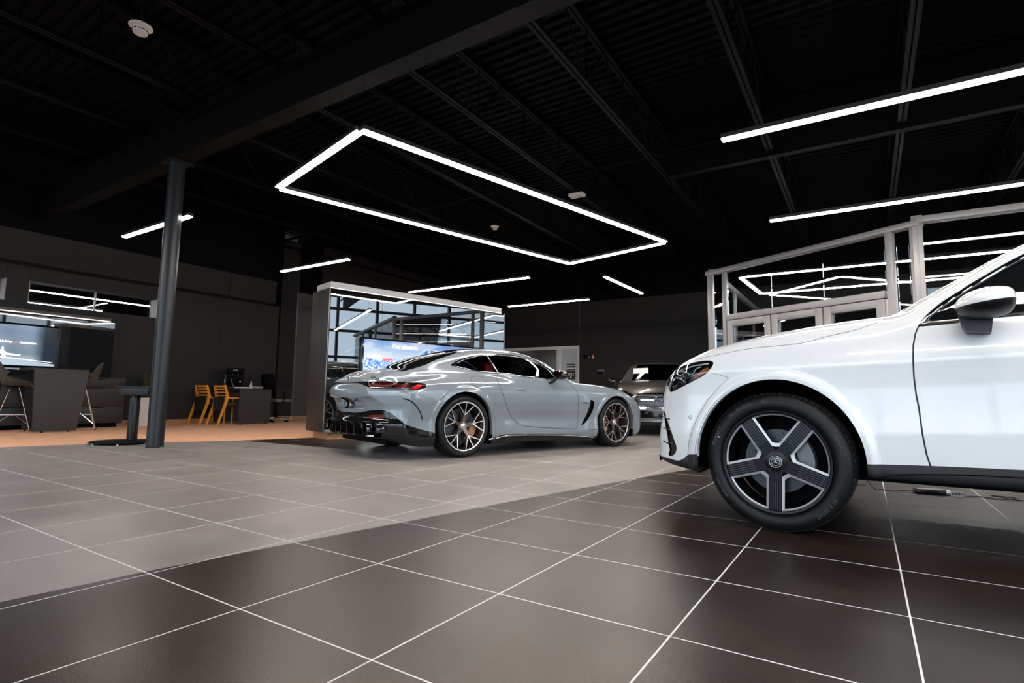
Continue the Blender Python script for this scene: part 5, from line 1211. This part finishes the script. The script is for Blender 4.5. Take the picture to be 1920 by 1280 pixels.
obj('bottom_rail', bx(.02, L - .02, .004, .02, .115, .158), M_alu, kio)
obj('edge_trim', bx(-.004, .004, -.004, .006, .115, 2.363), M_alu, kio); obj('edge_trim', bx(L - .004, L + .004, -.004, .006, .115, 2.363), M_alu, kio)
obj('plinth', bx(.10, L - .10, .06, D - .06, 0, .115), M_oakbase, kio)
obj('cap', bx(.01, L - .09, .0, D - .14, 2.372, 2.468), mat('cap_grey', (.42, .40, .385), .5, noise=.05), kio, bevel=.003)
obj('cap_glow_strip', bx(.012, L - .092, .0, .012, 2.360, 2.373), mat('warm_strip', (.9, .85, .8), .5, emit=(1, .88, .80), es=1.1), kio)
kio_M = Matrix.Translation((-7.0, 5.55, 0)) @ Matrix.Rotation(kang, 4, 'Z')
def screen_mat(name, build, es):
    m = bpy.data.materials.new(name); m.use_nodes = True; nt = m.node_tree; b = nt.nodes['Principled BSDF']; b.inputs['Base Color'].default_value = (.01, .01, .012, 1); b.inputs['Specular IOR Level'].default_value = .1; b.inputs['Roughness'].default_value = .15
    tc = nt.nodes.new('ShaderNodeTexCoord'); sx = nt.nodes.new('ShaderNodeSeparateXYZ'); nt.links.new(tc.outputs['Object'], sx.inputs[0])
    colout = build(nt, sx, tc); nt.links.new(colout, b.inputs['Emission Color']); b.inputs['Emission Strength'].default_value = es; return m
def ramp(nt, src, stops):
    r = nt.nodes.new('ShaderNodeValToRGB'); e = r.color_ramp.elements
    while len(e) < len(stops): e.new(.5)
    for el, (p, c) in zip(e, stops): el.position = p; el.color = (*c, 1)
    nt.links.new(src, r.inputs[0]); return r.outputs[0]
def mapr(nt, src, a, b):
    r = nt.nodes.new('ShaderNodeMapRange'); r.inputs[1].default_value = a; r.inputs[2].default_value = b; nt.links.new(src, r.inputs[0]); return r.outputs[0]
# big screen leaning against the display wall; local x right, z up
tv = thing('television', 'wide lit screen with a snowy blue landscape on the free-standing display wall', 'screen', tuple(kio_M @ Vector((.56, -.012, 0))), kang)
W_, Z0, Z1 = 2.54, .18, 1.63
obj('bezel', bx(0, W_, -.055, .0, Z0, Z1), M_gloss, tv, bevel=.004)
def sky_pic(nt, sx, tc):
    g_ = ramp(nt, mapr(nt, sx.outputs['Z'], .9, 1.6), [(0, (.85, .88, .92)), (.35, (.90, .88, .86)), (.62, (.62, .74, .88)), (1, (.16, .34, .72))])
    n = nt.nodes.new('ShaderNodeTexNoise'); n.inputs['Scale'].default_value = 2.2; n.inputs['Detail'].default_value = 6
    mp = nt.nodes.new('ShaderNodeMapping'); mp.inputs['Scale'].default_value = (1, 1, 3); nt.links.new(tc.outputs['Object'], mp.inputs[0]); nt.links.new(mp.outputs[0], n.inputs['Vector'])
    mx = nt.nodes.new('ShaderNodeMix'); mx.data_type = 'RGBA'; nt.links.new(mapr(nt, n.outputs['Fac'], .45, .75), mx.inputs[0]); nt.links.new(g_, mx.inputs[6]); mx.inputs[7].default_value = (.95, .95, .96, 1)
    m2 = nt.nodes.new('ShaderNodeMix'); m2.data_type = 'RGBA'; nt.links.new(mapr(nt, sx.outputs['X'], .9, 2.6), m2.inputs[0]); nt.links.new(mx.outputs[2], m2.inputs[6]); m2.inputs[7].default_value = (.10, .16, .50, 1)
    return m2.outputs[2]
obj('picture', bx(.025, W_ - .025, -.0565, -.055, Z0 + .03, Z1 - .03), screen_mat('landscape_picture', sky_pic, .80), tv)
def emis(name, c, s=.75): return mat(name, c, .4, emit=c, es=s, noise=.0)
def flat(name, polys, z, m, par):
    bm = bmesh.new()
    for p in polys: bm.faces.new([bm.verts.new((x, z, y)) for x, y in p])
    return obj(name, bm, m, par)
rng = random.Random(5)
for cnam, col, n, seed, zz in (('picture_rocks', (.03, .10, .42), 260, 1, -.0570), ('picture_snow', (.55, .72, .92), 150, 2, -.0574), ('picture_rocks', (.10, .24, .66), 170, 3, -.0578)):
    rng.seed(seed); P = []
    for k in range(n):
        x = rng.uniform(.03, .80); top = 1.335 - .06 * abs(math.sin(x * 5)) - .12 * max(0, x - .5); y = rng.uniform(1.02, top); r = rng.uniform(.009, .026)
        if y + r > top: y = top - r
        if x - r < .028: x = .03 + r
        P.append([(x + r * math.cos(a) * rng.uniform(.6, 1.2), y + r * math.sin(a) * rng.uniform(.5, 1)) for a in [i * PI / 3 for i in range(6)]])
    o = flat(cnam, P, zz, emis('pic_%d' % seed, col), tv); o['kind'] = 'stuff'
flat('picture_banner', [[(.37, 1.30), (.56, 1.31), (.56, 1.275), (.37, 1.265)]], -.0582, emis('pic_red', (.55, .10, .12)), tv)
text_obj('headline', 'The electric', emis('pic_white', (.98, .98, 1.0)), tv, frame_M((.78, -.0572, 1.515), (1, 0, 0), (0, 0, 1)), size=.105, depth=.0004, align='CENTER', bold=.001)
# boxy off-road vehicle in the picture
flat('picture_vehicle', [[(1.000, 1.000), (1.040, 1.396), (1.140, 1.488), (1.260, 1.528), (1.320, 1.238), (1.320, 1.000)], [(1.280, 1.528), (1.600, 1.475), (1.700, 1.290), (1.700, 1.000), (1.320, 1.000)]], -.0570, emis('pic_blue', (.22, .42, .80)), tv)
flat('picture_vehicle_window', [[(1.055, 1.238), (1.065, 1.383), (1.100, 1.416), (1.095, 1.251)], [(1.115, 1.257), (1.120, 1.429), (1.155, 1.455), (1.155, 1.264)], [(1.180, 1.264), (1.180, 1.469), (1.245, 1.495), (1.255, 1.264)]], -.0574, emis('pic_dkblue', (.04, .08, .28)), tv)
flat('picture_vehicle_roof', [[(1.290, 1.508), (1.580, 1.462), (1.640, 1.330), (1.340, 1.343)]], -.0574, emis('pic_brown', (.20, .13, .13)), tv)

# ================================================================= LEFT MEDIA WALL, CREDENZA, SCREEN
XF = -12.6
mw = thing('media_wall', 'black glass media wall with pale cap on the left wall under the slot window', 'display wall', (XF, 4.83, 0), PI / 2)   # local x = world y rightwards, local -y toward the room
def mwx(v): return v
obj('back_panel', bx(-5.2, 0, .015, .19, .96, 2.05), M_black, mw)
for k in range(3):
    a = -5.19 + 1.73 * k; obj('glass_panel', bx(a + .002, a + 1.726, 0, .014, .965, 2.045), mat('black_gloss_glass', (.014, .015, .017), .02, spec=1.0, coat=0.0, ior=1.5, rnoise=.004, nscale=4), mw)
obj('cap', bx(-5.2, -.08, -.02, .19, 2.075, 2.13), mat('cap_brown', (.10, .088, .080), .6, noise=.08), mw, bevel=.003); obj('cap_glow_strip', bx(-5.19, -.09, -.022, -.012, 2.058, 2.076), mat('warm_strip2', (.9, .85, .8), .5, emit=(1, .86, .76), es=1.0), mw)
tv2 = thing('television', 'wall screen at the far left with a white car and a holiday headline', 'screen', (XF + .012, 3.06, 0), PI / 2)
obj('bezel', bx(-1.6, .88, -.05, .0, 1.08, 1.865), M_gloss, tv2, bevel=.006)
obj('side_rim', bx(.845, .885, -.053, -.0, 1.08, 1.865), M_plastic, tv2, bevel=.004)
def road_pic(nt, sx, tc):
    n = nt.nodes.new('ShaderNodeTexNoise'); n.inputs['Scale'].default_value = 3.0; n.inputs['Detail'].default_value = 5; nt.links.new(tc.outputs['Object'], n.inputs['Vector'])
    g_ = ramp(nt, mapr(nt, sx.outputs['Z'], 1.12, 1.83), [(0, (.30, .38, .46)), (.18, (.42, .50, .57)), (.30, (.22, .29, .36)), (.55, (.30, .37, .45)), (.8, (.20, .28, .40)), (1, (.26, .34, .46))])
    mx = nt.nodes.new('ShaderNodeMix'); mx.data_type = 'RGBA'; mx.blend_type = 'MULTIPLY'; mx.inputs[0].default_value = .5; nt.links.new(g_, mx.inputs[6]); nt.links.new(ramp(nt, mapr(nt, n.outputs['Fac'], .35, .65), [(0, (.5, .55, .65)), (1, (1.1, 1.1, 1.1))]), mx.inputs[7])
    m2 = nt.nodes.new('ShaderNodeMix'); m2.data_type = 'RGBA'; nt.links.new(mapr(nt, sx.outputs['X'], .50, .66), m2.inputs[0]); nt.links.new(mx.outputs[2], m2.inputs[6]); m2.inputs[7].default_value = (.018, .028, .045, 1); return m2.outputs[2]
obj('picture', bx(-1.58, .84, -.0515, -.05, 1.12, 1.83), screen_mat('road_picture', road_pic, .75), tv2)
pw = emis('pic2_white', (.85, .88, .92)); flat('picture_road', [[(-.6, 1.125), (.83, 1.125), (.83, 1.16), (.25, 1.245), (-.6, 1.20)]], -.0522, emis('pic2_road', (.34, .41, .48)), tv2)
flat('picture_snowbank', [[(-.1, 1.31), (.32, 1.285), (.345, 1.31), (.05, 1.345)], [(.10, 1.265), (.80, 1.20), (.80, 1.19), (.10, 1.245)]], -.0526, pw, tv2)
flat('picture_car', [[(-.35, 1.24), (-.35, 1.40), (-.10, 1.43), (.05, 1.385), (.13, 1.34), (.14, 1.27), (.10, 1.235)]], -.053, pw, tv2); flat('picture_car_window', [[(-.32, 1.335), (-.32, 1.40), (-.10, 1.415), (.015, 1.375), (.0, 1.34)], [(.0, 1.275), (.08, 1.275), (.08, 1.30), (.0, 1.305)]], -.0534, emis('pic2_dark', (.02, .03, .045)), tv2)
flat('picture_shadow', [[(-.5, 1.215), (.10, 1.215), (.05, 1.24), (-.5, 1.24)]], -.0528, emis('pic2_dark', (.02, .03, .045)), tv2)
flat('picture_tree', [[(.03, 1.335), (.08, 1.40), (.06, 1.40), (.09, 1.45), (.12, 1.40), (.10, 1.40), (.15, 1.335)]], -.0524, emis('pic2_pale', (.52, .60, .68)), tv2)
text_obj('headline', 'Holiday', pw, tv2, frame_M((.125, -.0535, 1.53), (1, 0, 0), (0, 0, 1)), size=.052, depth=.0004, align='CENTER', bold=.0025)
text_obj('headline_accent', 'Love', emis('pic2_pink', (.75, .22, .28)), tv2, frame_M((.255, -.0535, 1.527), (1, 0, 0), (0, .0, 1)), size=.050, depth=.0004, align='CENTER')
text_obj('headline', 'Celebration', pw, tv2, frame_M((.425, -.0535, 1.524), (1, 0, 0), (0, 0, 1)), size=.048, depth=.0004, align='CENTER', bold=.0025)
cz = thing('credenza', 'charcoal credenza with drawers under the left wall screen', 'cabinet', (-12.38, 4.99, 0), PI / 2)
M_crd = mat('credenza_front', (.022, .019, .018), .5, noise=.25, nscale=120, bump=.2, bscale=400)
obj('body', bx(-5.6, 0, .0, .195, .07, .93), M_black, cz); obj('worktop', bx(-5.6, .01, -.015, .195, .93, .95), M_crd, cz)
obj('plinth', bx(-5.55, -.06, .04, .19, 0, .07), M_black, cz)
for k in range(6):
    a = -5.59 + .935 * k
    for z0, z1 in ((.08, .385), (.393, .755), (.763, .925)):
        d = obj('drawer', bx(a, a + .927, -.018, -.001, z0, z1), M_crd, cz, bevel=.002); obj('finger_pull', bx(a + .36, a + .57, -.020, -.01, z1 - .016, z1 - .002), M_black, d)
# ================================================================= HIGH TABLE AND BAR STOOLS
ht = thing('high_table', 'charcoal waterfall bar table between two bar stools at far left', 'table', (-11.36, 3.33, 0))
bm = bmesh.new(); P = [(0, 0, .02), (0, .61, .02)]
# end panel (tapered at its foot) folding over into the top
prof = [(0, .0), (.0, 1.02), (-.012, 1.05), (-.04, 1.062), (-.72, 1.062), (-.72, 1.022), (-.06, 1.022), (-.045, 1.01), (-.042, .0)]
a = [bm.verts.new((x, -.05 if z > .5 else 0.0, z + .02 * (z < .5))) for x, z in prof]; b = [bm.verts.new((x, .70 if z > .5 else .585, z + .02 * (z < .5))) for x, z in prof]; n = len(prof)
bm.faces.new(a); bm.faces.new(b[::-1])
for i in range(n): bm.faces.new((a[i], b[i], b[(i + 1) % n], a[(i + 1) % n]))
obj('waterfall_top', bm, M_char, ht, smooth=30)
obj('back_leg', bx(-.70, -.66, .05, .58, .02, 1.03), M_char, ht)
for p in ((-.02, .12), (-.02, .48), (-.70, .1), (-.70, .55)): bm = bmesh.new(); lathe(bm, [(0, 0), (.016, 0), (.016, .022), (0, .022)], 12, M=Matrix.Translation((*p, 0))); obj('foot', bm, M_black, ht)
M_felt = mat('grey_brown_felt', (.062, .052, .047), .85, noise=.2, nscale=120, bump=.3, bscale=300)
def bar_stool(label, loc, rz):
    t = thing('bar_stool', label, 'stool', loc, rz, None)      # seat faces local +x
    rows = []
    for i in range(9):      # shell: side section, front lip to top of back
        u = i / 8; x = [.24, .20, .08, -.06, -.15, -.19, -.22, -.245, -.27][i]; z = [.735, .76, .755, .75, .775, .87, 1.0, 1.12, 1.205][i]; hw_ = [.20, .225, .235, .235, .235, .235, .225, .205, .18][i]; cup = [.02, .06, .10, .13, .15, .13, .09, .05, .01][i]
        rows.append([(x + (cup * .9 * (v * v) if i > 4 else cup * .25 * v * v), hw_ * v, z + (cup * v * v * (1.0 if i <= 5 else .25))) for v in np.linspace(-1, 1, 11)])
    bm = bmesh.new(); grid_surf(bm, rows); solidify(bm, .016); bmesh.ops.subdivide_edges(bm, edges=bm.edges, cuts=1, use_grid_fill=True); obj('shell_seat', bm, M_felt, t, smooth=50)
    feet = [(.24, .21), (.24, -.21), (-.24, .21), (-.24, -.21)]
    for k, (x, y) in enumerate(feet):
        bm = bmesh.new(); tube(bm, [(x * .22, y * .22, .74), (x, y, .0)], .008, 8); obj('leg', bm, mat('copper_rod', (.55, .40, .32), .22, metal=.95, rnoise=.05, nscale=40), t, smooth=50)
        bm = bmesh.new(); lathe(bm, [(0, 0), (.013, 0), (.011, .02), (0, .02)], 10, M=Matrix.Translation((x, y, 0))); obj('foot_cap', bm, M_black, t)
    f = .70; Q = [(x * f, y * f, .275) for x, y in feet]
    for a_, b_ in ((0, 1), (1, 3), (3, 2), (2, 0)): bm = bmesh.new(); tube(bm, [Q[a_], Q[b_]], .008, 8); obj('footrest', bm, M_chrome, t, smooth=50)
    for x, y in feet: bm = bmesh.new(); tube(bm, [(0, 0, .30), (x * .84, y * .84, .12)], .0055, 6); obj('brace', bm, M_chrome, t, smooth=50)
    obj('seat_mount', bx(-.11, .11, -.10, .10, .735, .75), M_black, t)
    return t
bar_stool('grey felt bar stool left of the high table, cut by the frame edge', (-12.12, 3.26, 0), math.radians(75))
bar_stool('grey felt bar stool right of the high table', (-11.80, 4.10, 0), math.radians(-112))
# ================================================================= PLANTER, DISPLAY STAND
pt = thing('planter', 'tall tapered white planter with dark strap leaves against the left wall', 'plant', (-12.50, 5.43, 0))
bm = bmesh.new(); r = .085; s0, s1 = .11, .155
for_ = [[(-s0, -s0, 0), (s0, -s0, 0), (s0, s0, 0), (-s0, s0, 0)], [(-s1, -s1, .57), (s1, -s1, .57), (s1, s1, .57), (-s1, s1, .57)], [(-s1 + .02, -s1 + .02, .57), (s1 - .02, -s1 + .02, .57), (s1 - .02, s1 - .02, .57), (-s1 + .02, s1 - .02, .57)], [(-s1 + .025, -s1 + .025, .50), (s1 - .025, -s1 + .025, .50), (s1 - .025, s1 - .025, .50), (-s1 + .025, s1 - .025, .50)]]
V_ = grid_surf(bm, for_, close=True); bm.faces.new(V_[0][::-1]); bm.faces.new(V_[-1]); obj('pot', bm, mat('white_pot', (.62, .56, .52), .55, noise=.05, nscale=15), pt, bevel=.004)
M_leaf = mat('dark_green_leaf', (.035, .052, .024), .35, noise=.3, nscale=30); M_leafp = mat('pale_green_leaf', (.10, .13, .06), .4, noise=.3, nscale=30)
rng.seed(11)
def leaf(root, base, az, L_, w_, lean, m, droop=0.0):
    bm = bmesh.new(); rows = []; d = Vector((math.cos(az), math.sin(az), 0)); n_ = Vector((-d.y, d.x, 0))
    for i in range(7):
        u = i / 6; p = Vector(base) + d * (L_ * lean * u ** 1.3) + Vector((0, 0, L_ * (u * (1 - lean * .35) - droop * u * u))); ww = w_ * math.sin(PI * min(1, .12 + u * .88)) ** .7
        rows.append([p - n_ * ww + Vector((0, 0, .15 * ww)), p, p + n_ * ww + Vector((0, 0, .15 * ww))])
    grid_surf(bm, rows); solidify(bm, .002); return obj('leaf', bm, m, root, smooth=60)
for k in range(24): leaf(pt, (rng.uniform(-.06, .06), rng.uniform(-.06, .06), .50), rng.uniform(0, 2 * PI), rng.uniform(.45, .78), rng.uniform(.028, .05), rng.uniform(.2, .75), M_leaf)
for k in range(8): leaf(pt, (rng.uniform(-.05, .05), rng.uniform(-.05, .05), .52), rng.uniform(-.2, 1.9), rng.uniform(.25, .42), .035, .7, M_leafp, rng.uniform(.6, 1.3))
ds = thing('display_stand', 'black pedestal stand with a round foot beside the column', 'stand', (-8.40, 3.42, 0), math.radians(30))
bm = bmesh.new(); lathe(bm, [(0, .018), (.33, .018), (.37, .022), (.375, .028), (.36, .034), (.06, .042), (0, .042)], 64); obj('foot_disc', bm, M_steel_blk, ds, smooth=30)
for k in range(6):
    a = 2 * PI * k / 6; bm = bmesh.new(); lathe(bm, [(0, 0), (.012, 0), (.012, .02), (0, .02)], 10, M=Matrix.Translation((.33 * math.cos(a), .33 * math.sin(a), 0))); obj('glide', bm, M_chrome, ds)
obj('pole', bx(.075, .185, -.035, .035, .04, .64), M_steel_blk, ds, bevel=.008); obj('pole_groove', bx(.118, .142, -.037, .037, .05, .63), M_gloss, ds)
obj('tray', bx(.0, .42, -.15, .15, .64, .745), M_steel_blk, ds, bevel=.006); obj('tray_top', bx(-.03, .47, -.17, .17, .745, .76), M_steel_blk, ds, bevel=.003)
# ================================================================= DESK AREA
dk = thing('desk', 'charcoal waterfall desk with rounded edges behind the orange chairs', 'desk', (-11.66, 6.98, 0))
bm = bmesh.new(); prof = [(0, .03), (0, .745)] + [(-.055 + .055 * math.cos(a), .745 + .055 * math.sin(a)) for a in np.linspace(0, PI / 2, 6)[1:]] + [(-1.10, .80), (-1.10, .765), (-.055, .765), (-.04, .75), (-.04, .03)]
a = [bm.verts.new((x, 0, z)) for x, z in prof]; b = [bm.verts.new((x, .76, z)) for x, z in prof]; n = len(prof); bm.faces.new(a); bm.faces.new(b[::-1])
for i in range(n): bm.faces.new((a[i], b[i], b[(i + 1) % n], a[(i + 1) % n]))
obj('waterfall_top', bm, M_char, dk, smooth=40); obj('cable_box', bx(-1.0, -.10, .25, .55, .62, .765), mat('desk_copper_panel', (.16, .075, .03), .4, noise=.1), dk); obj('back_leg', bx(-1.10, -1.06, .05, .70, .03, .77), M_char, dk)
for p in ((-.02, .06), (-.02, .68), (-1.08, .1), (-1.08, .65)): bm = bmesh.new(); lathe(bm, [(0, 0), (.016, 0), (.016, .032), (0, .032)], 12, M=Matrix.Translation((*p, 0))); obj('foot', bm, M_black, dk)
M_orange = mat('orange_lacquer', (.70, .26, .015), .35, noise=.06, nscale=10, coat=.3); M_seat = mat('black_seat_leather', (.012, .012, .013), .45, noise=.2, nscale=40)
def visitor_chair(label, loc, rz):
    t = thing('visitor_chair', label, 'chair', loc, rz, 'orange visitor chairs')   # faces local +y, origin between rear feet
    w_ = .235
    for sx_ in (-1, 1):
        bm = bmesh.new(); P = [(sx_ * w_, 0, 0), (sx_ * w_, .15, .46), (sx_ * w_, .185, .62), (sx_ * (w_ - .01), .12, .86)]
        rows = []
        for i, p in enumerate(P):
            dy = [.020, .030, .028, .016][i]; dx = .016; rows.append([(p[0] - dx, p[1] - dy, p[2]), (p[0] + dx, p[1] - dy, p[2]), (p[0] + dx, p[1] + dy, p[2]), (p[0] - dx, p[1] + dy, p[2])])
        V_ = grid_surf(bm, rows, close=True); bm.faces.new(V_[0][::-1]); bm.faces.new(V_[-1]); obj('rear_leg', bm, M_orange, t, bevel=.005)
        bm = bmesh.new(); box(bm, (sx_ * w_, .56, .215), (.032, .034, .43)); obj('front_leg', bm, M_orange, t, bevel=.005)
        bm = bmesh.new(); box(bm, (sx_ * w_, .36, .585), (.036, .46, .026)); obj('armrest', bm, M_orange, t, bevel=.006); bm = bmesh.new(); box(bm, (sx_ * w_, .56, .50), (.028, .03, .16)); obj('arm_post', bm, M_orange, t, bevel=.004)
    for k in range(4):
        z_ = .835 - .066 * k; y_ = .13 + .014 * k; bm = bmesh.new(); rows = []
        for v in np.linspace(-1, 1, 9): yy = y_ - .035 * (1 - v * v); hh = .020 if k == 0 else .013; rows.append([(v * w_, yy - .009, z_ - hh), (v * w_, yy + .009, z_ - hh), (v * w_, yy + .009, z_ + hh), (v * w_, yy - .009, z_ + hh)])
        V_ = grid_surf(bm, rows, close=True); bm.faces.new(V_[0][::-1]); bm.faces.new(V_[-1]); obj('back_slat', bm, M_orange, t, smooth=40)
    obj('seat', bx(-w_ + .02, w_ - .02, .13, .60, .41, .475), M_seat, t, bevel=.02)
    bm = bmesh.new(); grid_surf(bm, [[(x, .135 - .02 * (1 - (x / w_) ** 2) , z_) for x in np.linspace(-w_ + .02, w_ - .02, 7)] for z_ in (.30, .45, .60)]); solidify(bm, .02); obj('back_panel', bm, M_seat, t, smooth=40)
    return t
visitor_chair('orange slat-back chair farther from the desk end, left of the pair', (-12.46, 6.42, 0), math.radians(2))
visitor_chair('orange slat-back chair nearest the charcoal desk end', (-11.97, 6.56, 0), math.radians(-2))
lp = thing('laptop', 'open laptop seen edge-on on the desk', 'laptop', (-12.13, 7.22, .801), math.radians(149))
obj('base', bx(-.16, .16, -.11, .11, 0, .016), M_alu, lp, bevel=.004); bm = bmesh.new(); box(bm, (0, 0, 0), (.32, .008, .23), M=Matrix.Translation((0, .145, .122)) @ Matrix.Rotation(-.32, 4, 'X')); obj('lid', bm, M_alu, lp, bevel=.003)
obj('keyboard', bx(-.14, .14, -.03, .09, .016, .018), M_black, lp)
bp_ = thing('paper_stack', 'white paper stack on the near end of the desk', 'papers', (-11.80, 7.13, .801), .1); obj('sheets', bx(-.11, .11, -.15, .15, 0, .025), M_white, bp_); obj('top_sheet', bx(-.10, .12, -.14, .15, .0255, .028), M_white, bp_)
dc = thing('desk_box', 'small patterned box on the far end of the desk', 'box', (-11.85, 7.47, .801), .15); obj('carton', bx(-.09, .09, -.11, .11, 0, .055), mat('grey_carton', (.25, .23, .22), .6, noise=.3, nscale=50), dc, bevel=.003); obj('lid', bx(-.092, .092, -.112, .112, .055, .068), M_black, dc)
bt = thing('bottle', 'small white pump bottle standing between paper and box on the desk', 'bottle', (-11.82, 7.32, .801)); bm = bmesh.new(); lathe(bm, [(0, 0), (.030, 0), (.032, .01), (.032, .075), (.014, .10), (.012, .115), (0, .115)], 24); obj('body', bm, mat('clear_bottle', (.45, .45, .46), .15, noise=.05), bt, smooth=40)
bm = bmesh.new(); lathe(bm, [(0, .115), (.014, .115), (.014, .135), (.006, .14), (.006, .16), (0, .16)], 16); tube(bm, [(0, 0, .155), (.03, 0, .155)], .006, 6); obj('pump', bm, M_white, bt)
mn = thing('coffee_machine', 'black coffee machine on the wall end of the desk', 'coffee machine', (-12.50, 7.33, .801), math.radians(60))
obj('body', bx(-.17, .17, -.10, .15, 0, .36), M_black, mn, bevel=.012); obj('hood', bx(-.19, .19, -.17, .15, .35, .47), M_black, mn, bevel=.008); obj('badge', bx(-.05, .05, -.174, -.17, .42, .435), M_alu, mn); obj('drip_tray', bx(-.14, .14, -.20, -.10, 0, .03), M_plastic, mn)
for x_ in (-.06, .06): bm = bmesh.new(); lathe(bm, [(0, 0), (.012, 0), (.012, .05), (0, .05)], 12, M=Matrix.Translation((x_, -.14, .29))); obj('spout', bm, M_plastic, mn)
bm = bmesh.new(); lathe(bm, [(0, 0), (.018, 0), (.018, .004)], 16, M=frame_M((.11, -.102, .16), (1, 0, 0), (0, 0, 1))); obj('button', bm, M_white, mn)
tw = thing('bottle', 'tall dark syrup bottle beside the coffee machine', 'bottle', (-12.42, 7.05, .801)); bm = bmesh.new(); lathe(bm, [(0, 0), (.034, 0), (.036, .01), (.036, .20), (.014, .26), (.013, .32), (0, .32)], 24); obj('body', bm, M_gloss, tw, smooth=40); bm = bmesh.new(); lathe(bm, [(.0365, .05), (.0365, .15)], 24); obj('label_band', bm, M_plastic, tw)
oc = thing('office_chair', 'black mesh swivel chair with grey seat at the right end of the desk', 'chair', (-12.15, 8.22, 0), math.radians(8))
obj('seat', bx(-.25, .25, -.24, .24, .49, .57), mat('grey_seat_cloth', (.16, .155, .155), .8, noise=.2, nscale=100), oc, bevel=.03); obj('seat_pan', bx(-.2, .2, -.2, .2, .465, .49), M_black, oc)
bm = bmesh.new(); grid_surf(bm, [[(x, -.24 - .05 * (1 - (x / .24) ** 2) - .08 * u, .60 + .56 * u) for x in np.linspace(-.23 + .02 * u, .23 - .02 * u, 9)] for u in np.linspace(0, 1, 8)]); solidify(bm, .025); obj('backrest', bm, M_black, oc, smooth=50)
for sx_ in (-1, 1):
    bm = bmesh.new(); tube(bm, [(sx_ * .22, -.05, .48), (sx_ * .29, -.05, .55), (sx_ * .29, -.05, .74)], .014, 8); obj('arm_post', bm, M_black, oc, smooth=50); obj('armrest', bx(sx_ * .29 - .04, sx_ * .29 + .04, -.16, .10, .74, .765), M_plastic, oc, bevel=.01)
bm = bmesh.new(); lathe(bm, [(.028, .10), (.028, .30), (.018, .30), (.018, .47)], 20); obj('gas_lift', bm, M_black, oc)
for k in range(5):
    a = 2 * PI * k / 5 + .3; bm = bmesh.new(); tube(bm, [(0, 0, .115), (.29 * math.cos(a), .29 * math.sin(a), .075)], .022, 8, r_end=.014); obj('base_leg', bm, M_chrome, oc, smooth=50)
    bm = bmesh.new(); lathe(bm, [(0, -.02), (.028, -.02), (.03, -.012), (.03, .012), (.028, .02), (0, .02)], 16, M=Matrix.Translation((.29 * math.cos(a), .29 * math.sin(a), .03)) @ Matrix.Rotation(a + 1, 4, 'Z') @ Matrix.Rotation(PI / 2, 4, 'X')); obj('caster', bm, M_black, oc)
# ================================================================= CHARGER LEAD UNDER THE WHITE CAR, PRICE CARD
def floor_pts(L_): return [(x, y, z) for x, y, z in L_]
ch = thing('charger_brick', 'slim black charger brick with silver end on the floor beyond the white car sill', 'charger', (.395, 5.42, 0), math.radians(18))
obj('case', bx(-.115, .085, -.035, .035, 0, .038), M_gloss, ch, bevel=.008); obj('end_cap', bx(.085, .115, -.033, .033, .002, .036), M_chrome, ch, bevel=.004); obj('top_plate', bx(-.10, .08, -.028, .028, .038, .040), M_alu, ch)
tg = thing('paper_tag', 'white barcode tag beside the charger brick beyond the white car sill', 'tag', (.545, 5.38, .0), math.radians(22)); bm = bmesh.new(); box(bm, (0, 0, .022), (.085, .002, .036), M=Matrix.Rotation(.25, 4, 'X')); obj('card', bm, M_white, tg)
bm = bmesh.new()
for k in range(9): box(bm, (-.032 + .008 * k, -.0015, .024), (.003 if k % 3 else .0045, .0008, .018), M=Matrix.Rotation(.25, 4, 'X'))
o = obj('barcode', bm, M_black, tg); o['kind'] = 'stuff'
def lead(name, label, pts, r=.004):
    bm = bmesh.new(); P = [Vector(p) for p in pts]; Q = []
    for i in range(len(P) - 1):
        p0, p1, p2, p3 = P[max(i - 1, 0)], P[i], P[i + 1], P[min(i + 2, len(P) - 1)]
        for k in range(8): u = k / 8; Q.append(.5 * ((2 * p1) + (p2 - p0) * u + (2 * p0 - 5 * p1 + 4 * p2 - p3) * u * u + (3 * p1 - p0 - 3 * p2 + p3) * u ** 3))
    Q.append(P[-1]); tube(bm, Q, r, 6); return tag(obj(name, bm, mat('black_cable', (.01, .01, .011), .4, noise=.1), smooth=60), label, 'cable')
lead('cable', 'black lead running left from the charger brick toward the white car front wheel', [(.285, 5.39, .015), (.20, 5.42, .006), (.13, 5.36, .006), (.08, 5.40, .006), (.03, 5.34, .01), (-.01, 5.37, .05), (-.03, 5.40, .09)])
lead('cable', 'black lead trailing right past the barcode tag beyond the white car sill', [(.60, 5.40, .008), (.68, 5.46, .006), (.80, 5.42, .006), (.90, 5.50, .012), (.76, 5.52, .014), (.95, 5.42, .006), (1.10, 5.45, .006), (1.3, 5.52, .006), (1.6, 5.6, .006)])
